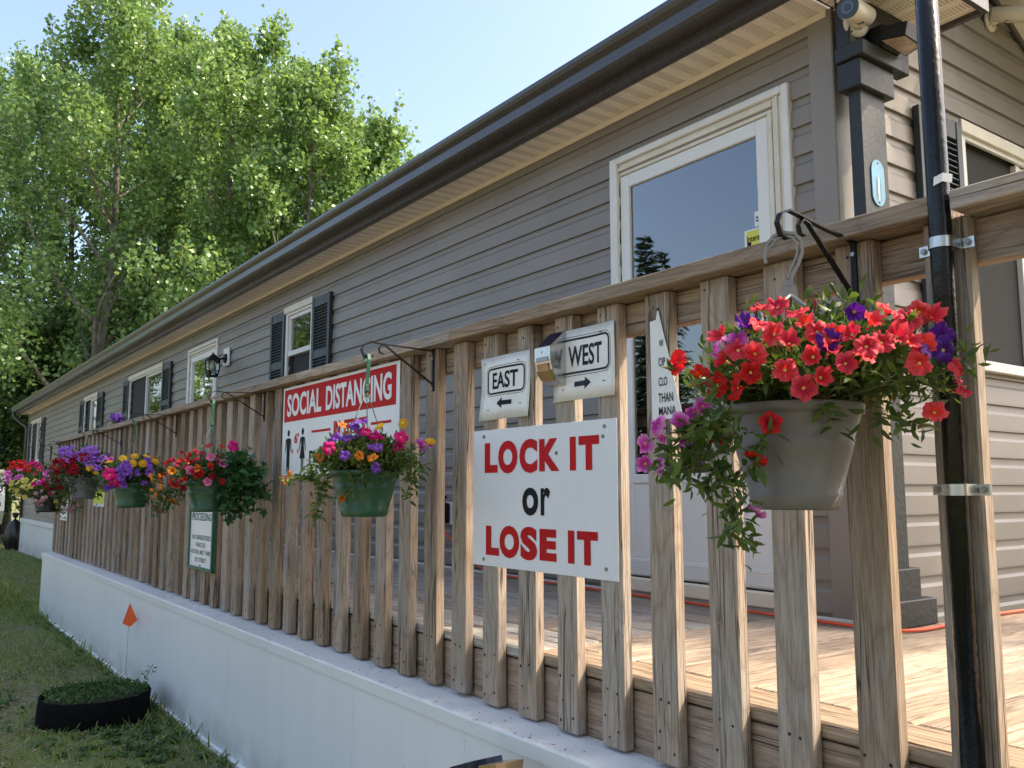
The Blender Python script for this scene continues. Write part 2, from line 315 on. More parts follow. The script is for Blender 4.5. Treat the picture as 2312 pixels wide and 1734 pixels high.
# ------------------------------------------------------------------ mesh builder
class MB:
    def __init__(s): s.v = []; s.f = []; s.mi = []; s.sm = []
    def add(s, vs, fs, mi=0, smooth=False):
        o = len(s.v); s.v += [tuple(map(float, p)) for p in vs]
        for f in fs: s.f.append(tuple(i+o for i in f)); s.mi.append(mi); s.sm.append(smooth)
        return s
    def box(s, x0, x1, y0, y1, z0, z1, mi=0, c=0.0):
        if x0 > x1: x0, x1 = x1, x0
        if y0 > y1: y0, y1 = y1, y0
        if z0 > z1: z0, z1 = z1, z0
        if c <= 0:
            vs = [(x, y, z) for x in (x0, x1) for y in (y0, y1) for z in (z0, z1)]
            fs = [(0, 1, 3, 2), (4, 6, 7, 5), (0, 4, 5, 1), (2, 3, 7, 6), (0, 2, 6, 4), (1, 5, 7, 3)]
            return s.add(vs, fs, mi)
        vs = []; idx = {}
        lo = (x0, y0, z0); hi = (x1, y1, z1)
        for sx in (0, 1):
            for sy in (0, 1):
                for sz in (0, 1):
                    base = [(hi if q else lo)[i] for i, q in enumerate((sx, sy, sz))]
                    for a in range(3):
                        p = list(base)
                        for b in range(3):
                            if b != a: p[b] += -c if (sx, sy, sz)[b] else c
                        idx[(sx, sy, sz, a)] = len(vs); vs.append(tuple(p))
        fs = []
        for a in range(3):
            b, d = [(1, 2), (2, 0), (0, 1)][a]
            for q in (0, 1):
                loop = []
                for (u, w) in ((0, 0), (1, 0), (1, 1), (0, 1)):
                    k = [0, 0, 0]; k[a] = q; k[b] = u; k[d] = w; loop.append(idx[(*k, a)])
                fs.append(tuple(loop if q else loop[::-1]))
        for a in range(3):                      # edges along axis a
            b, d = [(1, 2), (2, 0), (0, 1)][a]
            for u in (0, 1):
                for w in (0, 1):
                    k0 = [0, 0, 0]; k0[b] = u; k0[d] = w; k1 = list(k0); k1[a] = 1
                    loop = [idx[(*k0, b)], idx[(*k1, b)], idx[(*k1, d)], idx[(*k0, d)]]
                    fs.append(tuple(loop if (u+w) % 2 == 1 else loop[::-1]))
        for sx in (0, 1):
            for sy in (0, 1):
                for sz in (0, 1):
                    loop = [idx[(sx, sy, sz, a)] for a in range(3)]
                    fs.append(tuple(loop if (sx+sy+sz) % 2 == 1 else loop[::-1]))
        return s.add(vs, fs, mi)
    def prism(s, poly, axis, a0, a1, mi=0, smooth=False):
        """poly in the two other axes (order x,y / x,z / y,z), extruded along axis"""
        n = len(poly); vs = []
        for a in (a0, a1):
            for (u, w) in poly:
                p = [u, w]; p.insert(axis, a); vs.append(tuple(p))
        fs = [tuple(range(n))[::-1], tuple(range(n, 2*n))]
        fs2 = [(i, (i+1) % n, n+(i+1) % n, n+i) for i in range(n)]
        s.add(vs, fs, mi); o = len(s.v)-2*n
        for f in fs2: s.f.append(tuple(i+o for i in f)); s.mi.append(mi); s.sm.append(smooth)
        return s
    def tube(s, pts, r, seg=8, mi=0, cap=True, smooth=True):
        pts = [Vector(p) for p in pts]; n = len(pts); rs = r if hasattr(r, '__len__') else [r]*n
        vs = []; prev = None
        for i, p in enumerate(pts):
            t = (pts[min(i+1, n-1)]-pts[max(i-1, 0)]).normalized()
            if prev is None:
                a = Vector((0, 0, 1)) if abs(t.z) < .9 else Vector((1, 0, 0)); u = t.cross(a).normalized()
            else:
                u = (prev-t*prev.dot(t)).normalized()
            prev = u; w = t.cross(u)
            for k in range(seg):
                th = 2*math.pi*k/seg; vs.append(p+(u*math.cos(th)+w*math.sin(th))*rs[i])
        fs = [(i*seg+k, i*seg+(k+1) % seg, (i+1)*seg+(k+1) % seg, (i+1)*seg+k) for i in range(n-1) for k in range(seg)]
        s.add(vs, fs, mi, smooth)
        if cap:
            o = len(s.v)-n*seg
            s.f += [tuple(o+k for k in range(seg))[::-1], tuple(o+(n-1)*seg+k for k in range(seg))]; s.mi += [mi, mi]; s.sm += [False, False]
        return s
    def strip(s, pts, w, th, wdir=(1, 0, 0), mi=0):
        """flat bar following pts, wide along wdir"""
        pts = [Vector(p) for p in pts]; wd = Vector(wdir).normalized(); n = len(pts); vs = []
        for i, p in enumerate(pts):
            t = (pts[min(i+1, n-1)]-pts[max(i-1, 0)]).normalized(); nn = t.cross(wd).normalized()
            for a, b in ((-1, -1), (1, -1), (1, 1), (-1, 1)): vs.append(p+wd*(a*w/2)+nn*(b*th/2))
        fs = [(i*4+k, i*4+(k+1) % 4, (i+1)*4+(k+1) % 4, (i+1)*4+k) for i in range(n-1) for k in range(4)]
        fs += [(3, 2, 1, 0), tuple((n-1)*4+k for k in range(4))]
        return s.add(vs, fs, mi)
    def lathe(s, prof, seg=32, cx=0, cy=0, mi=0, smooth=True, close=False):
        n = len(prof); vs = [(cx+r*math.cos(2*math.pi*k/seg), cy+r*math.sin(2*math.pi*k/seg), z) for (r, z) in prof for k in range(seg)]
        fs = [(i*seg+k, i*seg+(k+1) % seg, (i+1)*seg+(k+1) % seg, (i+1)*seg+k) for i in range(n-1) for k in range(seg)]
        s.add(vs, fs, mi, smooth)
        return s
    def disc(s, c, r, nrm, seg=10, mi=0, th=.002):
        nrm = Vector(nrm).normalized(); c = Vector(c)
        return s.tube([c, c+nrm*th], r, seg, mi, True, False)
    def mesh(s, name, mats):
        me = bpy.data.meshes.new(name); me.from_pydata(s.v, [], s.f)
        for m in (mats if isinstance(mats, (list, tuple)) else [mats]): me.materials.append(m)
        me.polygons.foreach_set('material_index', s.mi); me.polygons.foreach_set('use_smooth', s.sm)
        bm = bmesh.new(); bm.from_mesh(me); bmesh.ops.recalc_face_normals(bm, faces=bm.faces); bm.to_mesh(me); bm.free()
        return me
    def build(s, name, mats, parent=None, loc=None):
        return link(name, s.mesh(name, mats), parent, loc)

def link(name, data, parent=None, loc=None, rot=None, scale=None):
    o = bpy.data.objects.new(name, data); C.objects.link(o)
    if parent is not None:
        o.parent = parent; w = world_loc(parent); o.matrix_parent_inverse = Matrix.Translation(-w) if parent.type == 'EMPTY' or w.length > 0 else Matrix.Identity(4)
    if loc is not None: o.location = loc
    if rot is not None: o.rotation_euler = rot
    if scale is not None: o.scale = scale
    return o
def world_loc(o):
    # every parent here is placed by pure translation and children keep world coordinates
    return Vector(o.get('_w', (0, 0, 0)))
def tag(o, label, cat, group=None, kind=None):
    o['label'] = label; o['category'] = cat
    if group: o['group'] = group
    if kind: o['kind'] = kind
    return o
def thing(name, label, cat, loc, group=None):
    o = bpy.data.objects.new(name, None); C.objects.link(o); o.location = loc; o['_w'] = tuple(loc); o.empty_display_size = .1
    return tag(o, label, cat, group)
def struct(o): o['kind'] = 'structure'; return o
def stuff(o): o['kind'] = 'stuff'; return o

def tri_mesh(name, V, F, mats, smooth=False):
    V = np.asarray(V, np.float32).reshape(-1, 3); F = np.asarray(F, np.int32)
    me = bpy.data.meshes.new(name); k = F.shape[1]
    me.vertices.add(len(V)); me.vertices.foreach_set('co', V.ravel())
    me.loops.add(F.size); me.loops.foreach_set('vertex_index', F.ravel())
    me.polygons.add(len(F)); me.polygons.foreach_set('loop_start', np.arange(0, F.size, k, dtype=np.int32))
    me.polygons.foreach_set('loop_total', np.full(len(F), k, np.int32))
    if smooth: me.polygons.foreach_set('use_smooth', np.ones(len(F), bool))
    for m in (mats if isinstance(mats, (list, tuple)) else [mats]): me.materials.append(m)
    me.update(); me.validate(); return me

LEAF = {   # shape: verts (x across, y along, z up), faces (triangles)
    'tree': ([(0, 0, 0), (.42, .45, .08), (0, 1, -.06), (-.42, .45, .08)], [(0, 1, 2), (0, 2, 3)]),
    'lance': ([(0, 0, 0), (.16, .35, .05), (.12, .7, .02), (0, 1, -.1), (-.12, .7, .02), (-.16, .35, .05)], [(0, 1, 5), (1, 2, 4), (1, 4, 5), (2, 3, 4)]),
    'ovate': ([(0, 0, 0), (.3, .25, .06), (.28, .6, .04), (0, 1, -.12), (-.28, .6, .04), (-.3, .25, .06), (0, .45, -.03)], [(0, 1, 6), (1, 2, 6), (2, 3, 6), (3, 4, 6), (4, 5, 6), (5, 0, 6)]),
    'ivy': ([(0, .1, 0), (.35, -.1, .03), (.28, .25, .02), (.62, .42, -.05), (.25, .55, 0), (0, 1.05, -.1), (-.25, .55, 0), (-.62, .42, -.05), (-.28, .25, .02), (-.35, -.1, .03), (0, .4, .05)],
            [(10, 0, 1), (10, 1, 2), (10, 2, 3), (10, 3, 4), (10, 4, 5), (10, 5, 6), (10, 6, 7), (10, 7, 8), (10, 8, 9), (10, 9, 0)]),
    'blade': ([(-.06, 0, 0), (.06, 0, 0), (.045, .55, .08), (0, 1, .3)], [(0, 1, 2), (0, 2, 3)]),
}
def leaves(P, D, S, shape, rng, roll=None):
    """P positions, D direction of the leaf axis, S sizes -> V, F arrays"""
    P = np.asarray(P, float); n = len(P); D = D/np.maximum(np.linalg.norm(D, axis=1, keepdims=True), 1e-9)
    a = rng.normal(size=(n, 3)); X = np.cross(D, a); X /= np.maximum(np.linalg.norm(X, axis=1, keepdims=True), 1e-9)
    if roll is not None:                       # keep the blade roughly facing up
        up = np.array([0, 0, 1.0])+rng.normal(size=(n, 3))*roll; X = np.cross(D, up); X /= np.maximum(np.linalg.norm(X, axis=1, keepdims=True), 1e-9)
    Z = np.cross(X, D)
    sv, sf = LEAF[shape]; sv = np.array(sv)
    V = P[:, None]+S[:, None, None]*(sv[None, :, 0, None]*X[:, None]+sv[None, :, 1, None]*D[:, None]+sv[None, :, 2, None]*Z[:, None])
    F = np.array(sf)[None]+(np.arange(n)*len(sv))[:, None, None]
    return V.reshape(-1, 3), F.reshape(-1, 3)

_tc = bpy.data.curves.new('tmp_text', 'FONT'); _to = bpy.data.objects.new('tmp_text', _tc); C.objects.link(_to)
_tcache = {}
def text_polys(s, offset=0.0, shear=0.0):
    key = (s, offset, shear)
    if key not in _tcache:
        _tc.body = s; _tc.offset = offset; _tc.shear = shear; _tc.resolution_u = 4; _tc.fill_mode = 'FRONT'
        bpy.context.view_layer.update()
        me = bpy.data.meshes.new_from_object(_to.evaluated_get(bpy.context.evaluated_depsgraph_get()))
        v = [tuple(q.co)[:2] for q in me.vertices]; f = [tuple(p.vertices) for p in me.polygons]; bpy.data.meshes.remove(me)
        _tcache[key] = (v, f)
    return _tcache[key]
def put_text(mb, s, x0, x1, z0, z1, fn, offset=0.0, mi=0, shear=0.0):
    """fit a string to the rectangle; fn(u, w) -> 3d point"""
    v, f = text_polys(s, offset, shear)
    if not v: return
    xs = [p[0] for p in v]; ys = [p[1] for p in v]; a, b, c, d = min(xs), max(xs), min(ys), max(ys)
    mb.add([fn(x0+(p[0]-a)/(b-a)*(x1-x0), z0+(p[1]-c)/(d-c)*(z1-z0)) for p in v], f, mi)

# ================================================================== SETTING
def gz(x): return -1.385 if x > -11 else -1.385-.0105*(-11-x)
gv = []; gf = []
gx = [-400, -120, -60, -40, -30]+[-26+.5*i for i in range(57)]+[6, 12, 30, 80, 400]
gy = [-400, -100, -40, -20, -12, -8]+[-6+.5*i for i in range(30)]+[10, 14, 20, 40, 100, 400]
for x in gx:
    for y in gy:
        gv.append((x, y, gz(max(x, -60))+(.012*math.sin(x*2.3+y*1.1)+.010*math.sin(y*3.1-x*.7) if -26 < x < 3 and -6 < y < 1.3 else 0)))
ny = len(gy)
for i in range(len(gx)-1):
    for j in range(ny-1): gf.append((i*ny+j, (i+1)*ny+j, (i+1)*ny+j+1, i*ny+j+1))
gmb = MB(); gmb.add(gv, gf, 0, True); ground = struct(gmb.build('ground', M_ground))

def gravel_mat():
    t = NT('pale_gravel'); v = t.coord(rnd=False); vo = t.n('ShaderNodeTexVoronoi'); t.l(v, vo.inputs['Vector']); vo.inputs['Scale'].default_value = 40
    c = t.mix(t.noise(v, 3, 6, .7), (.27, .24, .20), (.46, .42, .355)); c = t.mix(t.ramp(vo.outputs['Distance'], [(.3, 0.), (.7, .6)]), c, (.12, .105, .085))
    t.set(color=c, rough=.95, spec=.1); t.bump(vo.outputs['Distance'], .7, .02); return t.m
dmb = MB(); dn_ = 40
dvs = [(-60+i*2.0, y+(.12*math.sin(i*1.7)+.08*math.sin(i*.6) if y > -2 else 0), gz(-60+i*2.0)+.030) for i in range(dn_+1) for y in (-9.0, -1.15)]
dmb.add(dvs, [(2*i, 2*i+2, 2*i+3, 2*i+1) for i in range(dn_)], 0, True); struct(dmb.build('bounce_driveway', gravel_mat()))  # unseen gravel strip, added to bounce warm light onto the soffit and front

# ================================================================== HOUSE
HX0, HX1, HY0, HY1 = -25.2, -1.95, 3.0, 5.35
ZS = 1.935                                       # soffit level
ZB = -.70                                        # bottom of siding
house = thing('mobile_home', 'long single-storey taupe vinyl-sided mobile home with dark bronze gutter', 'house', ((HX0+HX1)/2, (HY0+HY1)/2, ZB))
CH = .1228; Z0S = 1.617-19*CH                    # siding courses, butt lines
# openings on the front wall (x0,x1,z0,z1) and on the gable wall (y0,y1,z0,z1)
OPF = [(-3.19, -2.235, -.44, 1.60), (-7.66, -7.125, .72, 1.60), (-10.86, -9.86, -.44, 1.60), (-13.95, -12.12, .68, 1.615), (-17.53, -16.42, .68, 1.605), (-24.38, -22.85, .68, 1.60)]
OPG = [(3.985, 5.08, .585, 1.62)]
def course_profile(z):   # (outward, z): Dutch-lap vinyl, butt edge at the bottom
    return [(0.0, z+.001), (.017, z+.001), (.017, z+.010), (.0135, z+.078), (.0055, z+.092), (.0035, z+CH), (0.0, z+CH)]
def clip_profile(pr, za, zb):
    out = []; n = len(pr)
    def clip(poly, zz, keep_above):
        res = []
        for i in range(len(poly)):
            p, q = poly[i], poly[(i+1) % len(poly)]
            pi = (p[1] >= zz) if keep_above else (p[1] <= zz); qi = (q[1] >= zz) if keep_above else (q[1] <= zz)
            if pi: res.append(p)
            if pi != qi:
                t = (zz-p[1])/(q[1]-p[1]); res.append((p[0]+t*(q[0]-p[0]), zz))
        return res
    return clip(clip(pr, za, True), zb, False)
def course_pieces(z, a0, a1, ops):
    """list of (from, to, profile) along the wall, cut round the openings"""
    jt = random.Random(int(z*1000)//246); js = []; q = a0+jt.uniform(.8, 3.6)
    while q < a1-.5: js.append(q); q += 3.66
    cuts = sorted(set([a0, a1]+[v for o in ops for v in o[:2] if a0 < v < a1]+[v for v in js if not any(o[0]-.15 < v < o[1]+.15 for o in ops)])); pr = course_profile(z); res = []
    for u, w in zip(cuts[:-1], cuts[1:]):
        mid = (u+w)/2; o = next((o for o in ops if o[0] < mid < o[1]), None)
        if o is None: res.append((u, w, pr)); continue
        for za, zb in ((z, min(z+CH, o[2])), (max(z, o[3]), z+CH)):
            if zb-za > .004:
                c = clip_profile(pr, za, zb)
                if len(c) > 2: res.append((u, w, c))
    return res
z = Z0S; k = 0
while z < ZS-.02:
    if z+CH > ZB:
        for u, w, pr in course_pieces(z, HX0+.07, HX1-.085, OPF):
            MB().prism([(HY0-p[0], min(p[1], ZS)) for p in pr], 0, u, w).build('siding_board', M_siding, house)
    z += CH
def gable_top(y):       # underside of the rake along the gable wall
    return min(ZS+.55*(y-HY0), ZS+.55*(HY1+.0-y))+.02
z = Z0S
while z < 2.62:
    if z+CH > ZB:
        ya = HY0 if z < ZS else HY0+(z-ZS)/.55; yb = HY1 if z < ZS else HY1-(z-ZS)/.55
        if yb-ya > .1:
            for u, w, pr in course_pieces(z, ya+.08 if z < ZS else ya, yb, OPG):
                MB().prism([(HX1+p[0], p[1]) for p in pr], 1, u, w).build('siding_board', M_siding, house)
    z += CH
# wall sheathing behind the siding, with the openings left open; back and end walls
mb = MB()
def wall_fill(mb, ops, a0, a1, z0, z1, put):
    cuts = sorted(set([a0, a1]+[v for o in ops for v in o[:2]]))
    for u, w in zip(cuts[:-1], cuts[1:]):
        o = next((o for o in ops if o[0] < (u+w)/2 < o[1]), None)
        if o is None: put(u, w, z0, z1)
        else:
            put(u, w, z0, o[2]); put(u, w, o[3], z1)
wall_fill(mb, OPF, HX0, HX1, ZB, ZS, lambda u, w, a, b: mb.box(u, w, HY0+.001, HY0+.10, a, b))
wall_fill(mb, OPG, HY0+.101, HY1, ZB, ZS, lambda u, w, a, b: mb.box(HX1-.10, HX1-.001, u, w, a, b))
mb.prism([(HY0, ZS+.001), (HY1, ZS+.001), ((HY0+HY1)/2, ZS+.55*(HY1-HY0)/2)], 0, HX1-.10, HX1-.001)
mb.build('wall', M_trim, house)
mb = MB(); mb.box(HX0, HX0+.1, HY0+.101, HY1, ZB, ZS); mb.box(HX0+.101, HX1-.101, HY1-.1, HY1, ZB, ZS); mb.build('rear_wall', M_trim, house)
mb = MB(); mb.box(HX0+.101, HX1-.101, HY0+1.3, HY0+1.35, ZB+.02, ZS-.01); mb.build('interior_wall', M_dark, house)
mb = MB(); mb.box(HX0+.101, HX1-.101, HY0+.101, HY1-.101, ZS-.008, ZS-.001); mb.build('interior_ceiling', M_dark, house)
# corner trims
def corner_post(x, y, z0, z1):
    mb = MB()
    mb.box(x-.09, x+.018, y-.022, y-.002, z0, z1, 0, .002); mb.box(x+.0185, x+.022, y-.021, y+.075, z0, z1, 0, .001); return mb
corner_post(HX1, HY0, ZB+.19, ZS-.003).build('corner_trim', M_trim, house)
mb = MB(); mb.box(HX0-.022, HX0+.07, HY0-.022, HY0-.002, ZB, ZS-.003, 0, .002); mb.build('corner_trim', M_trim, house)
# F channel
mb = MB(); mb.box(HX0, HX1, HY0-.026, HY0-.0175, 1.904, ZS-.002, 0, .001); mb.build('channel_trim', M_beige, house)
# soffit panels
pw = .104; sp = MB()
sp.prism([(0, 0), (.003, -.004), (.006, 0), (.062, 0), (.066, -.004), (.070, -.001), (pw-.003, -.001), (pw, .003), (pw, .010), (0, .010)], 1, 0, .245)
sp_me = sp.mesh('soffit_panel', M_soffit)
x = HX0-.35
while x < HX1-.01:
    link('soffit_panel', sp_me, house, (x, 2.755, ZS)); x += pw
# fascia, gutter
mb = MB(); mb.box(HX0-.36, HX1+.37, 2.722, 2.753, ZS-.022, ZS+.155, 0, .002); mb.box(HX0-.36, HX1+.37, 2.7535, 2.775, ZS-.022, ZS-.012); mb.build('fascia', M_gutter, house)
gp = [(2.720, 1.962), (2.640, 1.962), (2.628, 1.975), (2.628, 1.987), (2.634, 1.992), (2.634, 2.030), (2.628, 2.036), (2.612, 2.052), (2.604, 2.070), (2.604, 2.093), (2.612, 2.097), (2.618, 2.092), (2.618, 2.072),
      (2.632, 2.050), (2.642, 2.034), (2.642, 1.972), (2.712, 1.972), (2.712, 2.09), (2.720, 2.09)]
mb = MB(); mb.prism(gp, 0, HX0-.40, HX1+.40); gut = mb.build('gutter', M_gutter, house)
# downspout at the far end
mb = MB(); mb.tube([(HX0-.25, 2.67, 1.965), (HX0-.25, 2.67, 1.86), (HX0-.18, 2.80, 1.72), (HX0-.06, 2.95, 1.60), (HX0-.05, 2.955, 1.50), (HX0-.05, 2.955, -1.3)], .042, 8); mb.build('downspout', M_gutter, house)
# roof
RZ = ZS+.155; rs = .55; YR = (HY0+HY1)/2
mb = MB(); e0 = 2.70; zr0 = RZ-.035
mb.prism([(e0, zr0+.012), (YR, zr0+.012+rs*(YR-e0)), (YR, zr0+.055+rs*(YR-e0)), (e0-.03, zr0+.045)], 0, HX0-.38, HX1+.385)
mb.prism([(2*YR-e0, zr0+.012), (YR+.001, zr0+.012+rs*(YR-e0)), (YR+.001, zr0+.055+rs*(YR-e0)), (2*YR-e0+.03, zr0+.045)], 0, HX0-.38, HX1+.385)
mb.build('roof', M_roof, house)
# cornice return (boxed eave end) on the gable side
mb = MB(); mb.box(HX1+.372, HX1+.395, 2.76, 3.50, ZS-.022, ZS+.15, 0, .002); mb.box(HX1+.024, HX1+.371, 3.475, 3.50, ZS-.022, ZS+.15, 0, .002); mb.build('return_fascia', M_gutter, house)
for i in range(7):
    o = link('soffit_panel', sp_me, house, (HX1+.37, 2.757+i*.103, ZS), (0, 0, R(90))); o.scale = (.99, 1.40, 1)
# rake soffit under the rear and front slope (gable overhang)
OV = .62
def rake_panels(y0, y1):
    n = int(abs(y1-y0)/.104)
    for i in range(n):
        ya = y0+(y1-y0)*i/n; yb = y0+(y1-y0)*(i+1)/n; z_a = min(ZS+rs*(ya-HY0), ZS+rs*(HY1-ya)); z_b = min(ZS+rs*(yb-HY0), ZS+rs*(HY1-yb))
        mb = MB(); mb.prism([(ya, z_a+.02), (yb, z_b+.02), (yb, z_b+.028), (ya, z_a+.03)], 0, HX1+.02, HX1+OV); mb.build('soffit_panel', M_soffit, house)
rake_panels(YR, HY1+.28)
mb = MB(); mb.prism([(2*YR-e0, ZS-.06), (YR, ZS+rs*(HY1-YR)+.01), (YR, ZS+rs*(HY1-YR)+.15), (2*YR-e0, ZS+.10)], 0, HX1+OV+.001, HX1+OV+.025); mb.build('rake_fascia', M_gutter, house)
mb = MB(); mb.prism([(HY1+.1, ZS-.045), (YR, ZS+rs*(HY1-YR)-.03), (YR, ZS+rs*(HY1-YR)+.018), (HY1+.1, ZS-.02)], 0, HX1+.0185, HX1+.032); mb.build('rake_trim', M_gutter, house)
# skirting under the house left of the deck
mb = MB(); mb.box(HX0-.03, -11.2, HY0-.05, HY0-.03, -1.60, -.80); mb.box(HX0-.05, -11.2, HY0-.075, HY0+.02, -.80, -.702, 0, .006)
hs = mb.build('house_skirting', M_skirt, house)
mb = MB(); mb.box(-23.2, -22.75, HY0-.056, HY0-.0505, -1.12, -.92, 0, .004); mb.build('skirting_vent', M_beige, house)
mb = MB(); mb.box(-11.2, HX1+.02, HY0-.006, HY0+.06, -.72, -.53); mb.build('wall_base', M_trim, house)

# ---- windows
def shutter(x0, x1, z0, z1, parent, plane='y', at=HY0-.019):
    """louvred shutter; plane 'y' = front wall, 'x' = gable wall"""
    d = .03; f = .045
    def bx(mb, a, b, c0, c1, zz0, zz1, ch=.002):
        if plane == 'y': mb.box(a, b, at-c1, at-c0, zz0, zz1, 0, ch)
        else: mb.box(at+c0, at+c1, a, b, zz0, zz1, 0, ch)
    fr = MB()
    bx(fr, x0, x0+f, 0, d, z0, z1); bx(fr, x1-f, x1, 0, d, z0, z1)
    zm = (z0+z1)/2
    for a, b in ((z0, z0+.06), (zm-.035, zm+.035), (z1-.085, z1)): bx(fr, x0+f+.0005, x1-f-.0005, 0, d-.004, a, b)
    bx(fr, x0+f, x1-f, 0, .004, z0+.06, z1-.085, 0)
    o = fr.build('shutter', M_shutter, parent)
    for a, b in ((z0+.06, zm-.035), (zm+.035, z1-.085)):
        n = max(2, int((b-a)/.027)); st = (b-a)/n
        for i in range(n):
            zz = a+i*st; mb = MB()
            pr = [(.005, zz+.004), (.026, zz+.001), (.026, zz+.005), (.005, zz+st*.85)]
            if plane == 'y': mb.prism([(at-p, q) for p, q in pr], 0, x0+f+.001, x1-f-.001)
            else: mb.prism([(at+p, q) for p, q in pr], 1, x0+f+.001, x1-f-.001)
            mb.build('louvre', M_shutter, o)
def window(x0, x1, z0, z1, kind, plane='y'):
    W = .05
    root = None
    at = HY0 if plane == 'y' else HX1
    def bx(mb, a, b, c0, c1, zz0, zz1, ch=.002, mi=0):     # c = distance outwards from the wall
        if plane == 'y': mb.box(a, b, at-c1, at-c0, zz0, zz1, mi, ch)
        else: mb.box(at+c0, at+c1, a, b, zz0, zz1, mi, ch)
    fr = MB()
    bx(fr, x0-W, x0, -.06, .034, z0-W, z1+W); bx(fr, x1, x1+W, -.06, .034, z0-W, z1+W)
    bx(fr, x0+.0005, x1-.0005, -.06, .034, z1, z1+W); bx(fr, x0+.0005, x1-.0005, -.06, .034, z0-W, z0)
    root = fr.build('window', M_frame, house)
    hd = MB(); bx(hd, x0-W-.01, x1+W+.01, .0345, .052, z1+.022, z1+W+.03); hd.build('window_head', M_casing, root)
    sl = MB(); bx(sl, x0-W-.012, x1+W+.012, .0345, .060, z0-W-.004, z0-.012, .003); sl.build('sill', M_frame, root)
    if kind == 'hung':
        zm = z0+(z1-z0)*.62
        s = MB()
        for a, b in ((x0+.001, x0+.035), (x1-.035, x1-.001)): bx(s, a, b, -.02, .018, zm, z1-.001)
        bx(s, x0+.036, x1-.036, -.02, .018, z1-.035, z1-.001); bx(s, x0+.001, x1-.001, -.02, .024, zm-.045, zm-.0005); s.build('sash', M_frame, root)
        g = MB(); bx(g, x0+.034, x1-.034, -.004, 0, zm, z1-.034, 0); g.build('pane', M_glass, root)
        s2 = MB()
        for a, b in ((x0+.001, x0+.03), (x1-.03, x1-.001)): bx(s2, a, b, -.035, -.002, z0+.001, zm-.046)
        bx(s2, x0+.031, x1-.031, -.035, -.002, z0+.001, z0+.035); s2.build('sash', M_screen, root)
        g = MB(); bx(g, x0+.03, x1-.03, -.022, -.018, z0+.034, zm-.046, 0); g.build('screen', M_screen, root)
        b = MB(); bx(b, x0+.03, x1-.03, -.09, -.085, zm-.02, zm+.13, 0); b.build('blind', M_white, root)
    else:
        xm = x0+(x1-x0)*.5 if kind == 'slide' else x0+(x1-x0)*.43
        s = MB(); bx(s, xm-.02, xm+.02, -.03, .018, z0+.001, z1-.001)
        bx(s, xm+.0205, x1-.001, -.03, .012, z1-.03, z1-.001); bx(s, xm+.0205, x1-.001, -.03, .012, z0+.001, z0+.03); bx(s, x1-.028, x1-.001, -.03, .012, z0+.0305, z1-.0305); s.build('sash', M_frame, root)
        g = MB(); bx(g, xm+.02, x1-.028, -.014, -.010, z0+.03, z1-.03, 0); g.build('pane', M_glass, root)
        g = MB(); bx(g, x0+.001, xm-.0205, -.034, -.030, z0+.001, z1-.001, 0); g.build('pane', M_glass, root)
        if kind == 'slide':
            g = MB(); bx(g, x0+.001, xm-.0205, -.010, -.008, z0+.001, z1-.001, 0); g.build('screen', M_screen, root)
        else:
            g = MB(); bx(g, x0+.001, xm-.0205, -.014, -.012, z0+.001, z1-.001, 0); g.build('screen', M_screen, root)
    return root
window(*OPF[1], 'hung'); window(*OPF[3], 'slide'); window(*OPF[4], 'slide4'); window(*OPF[5], 'slide'); window(*OPG[0], 'slide', 'x')
for a, b, z0, z1 in ((-8.07, -7.715, .65, 1.655), (-7.07, -6.70, .65, 1.655), (-14.36, -14.0, .60, 1.66), (-12.06, -11.65, .60, 1.66), (-17.97, -17.59, .60, 1.65), (-16.36, -15.9, .60, 1.65), (-24.80, -24.44, .60, 1.65), (-22.79, -22.36, .60, 1.65)):
    shutter(a, b, z0, z1, house)
shutter(3.56, 3.925, .55, 1.672, house, 'x', HX1+.019)

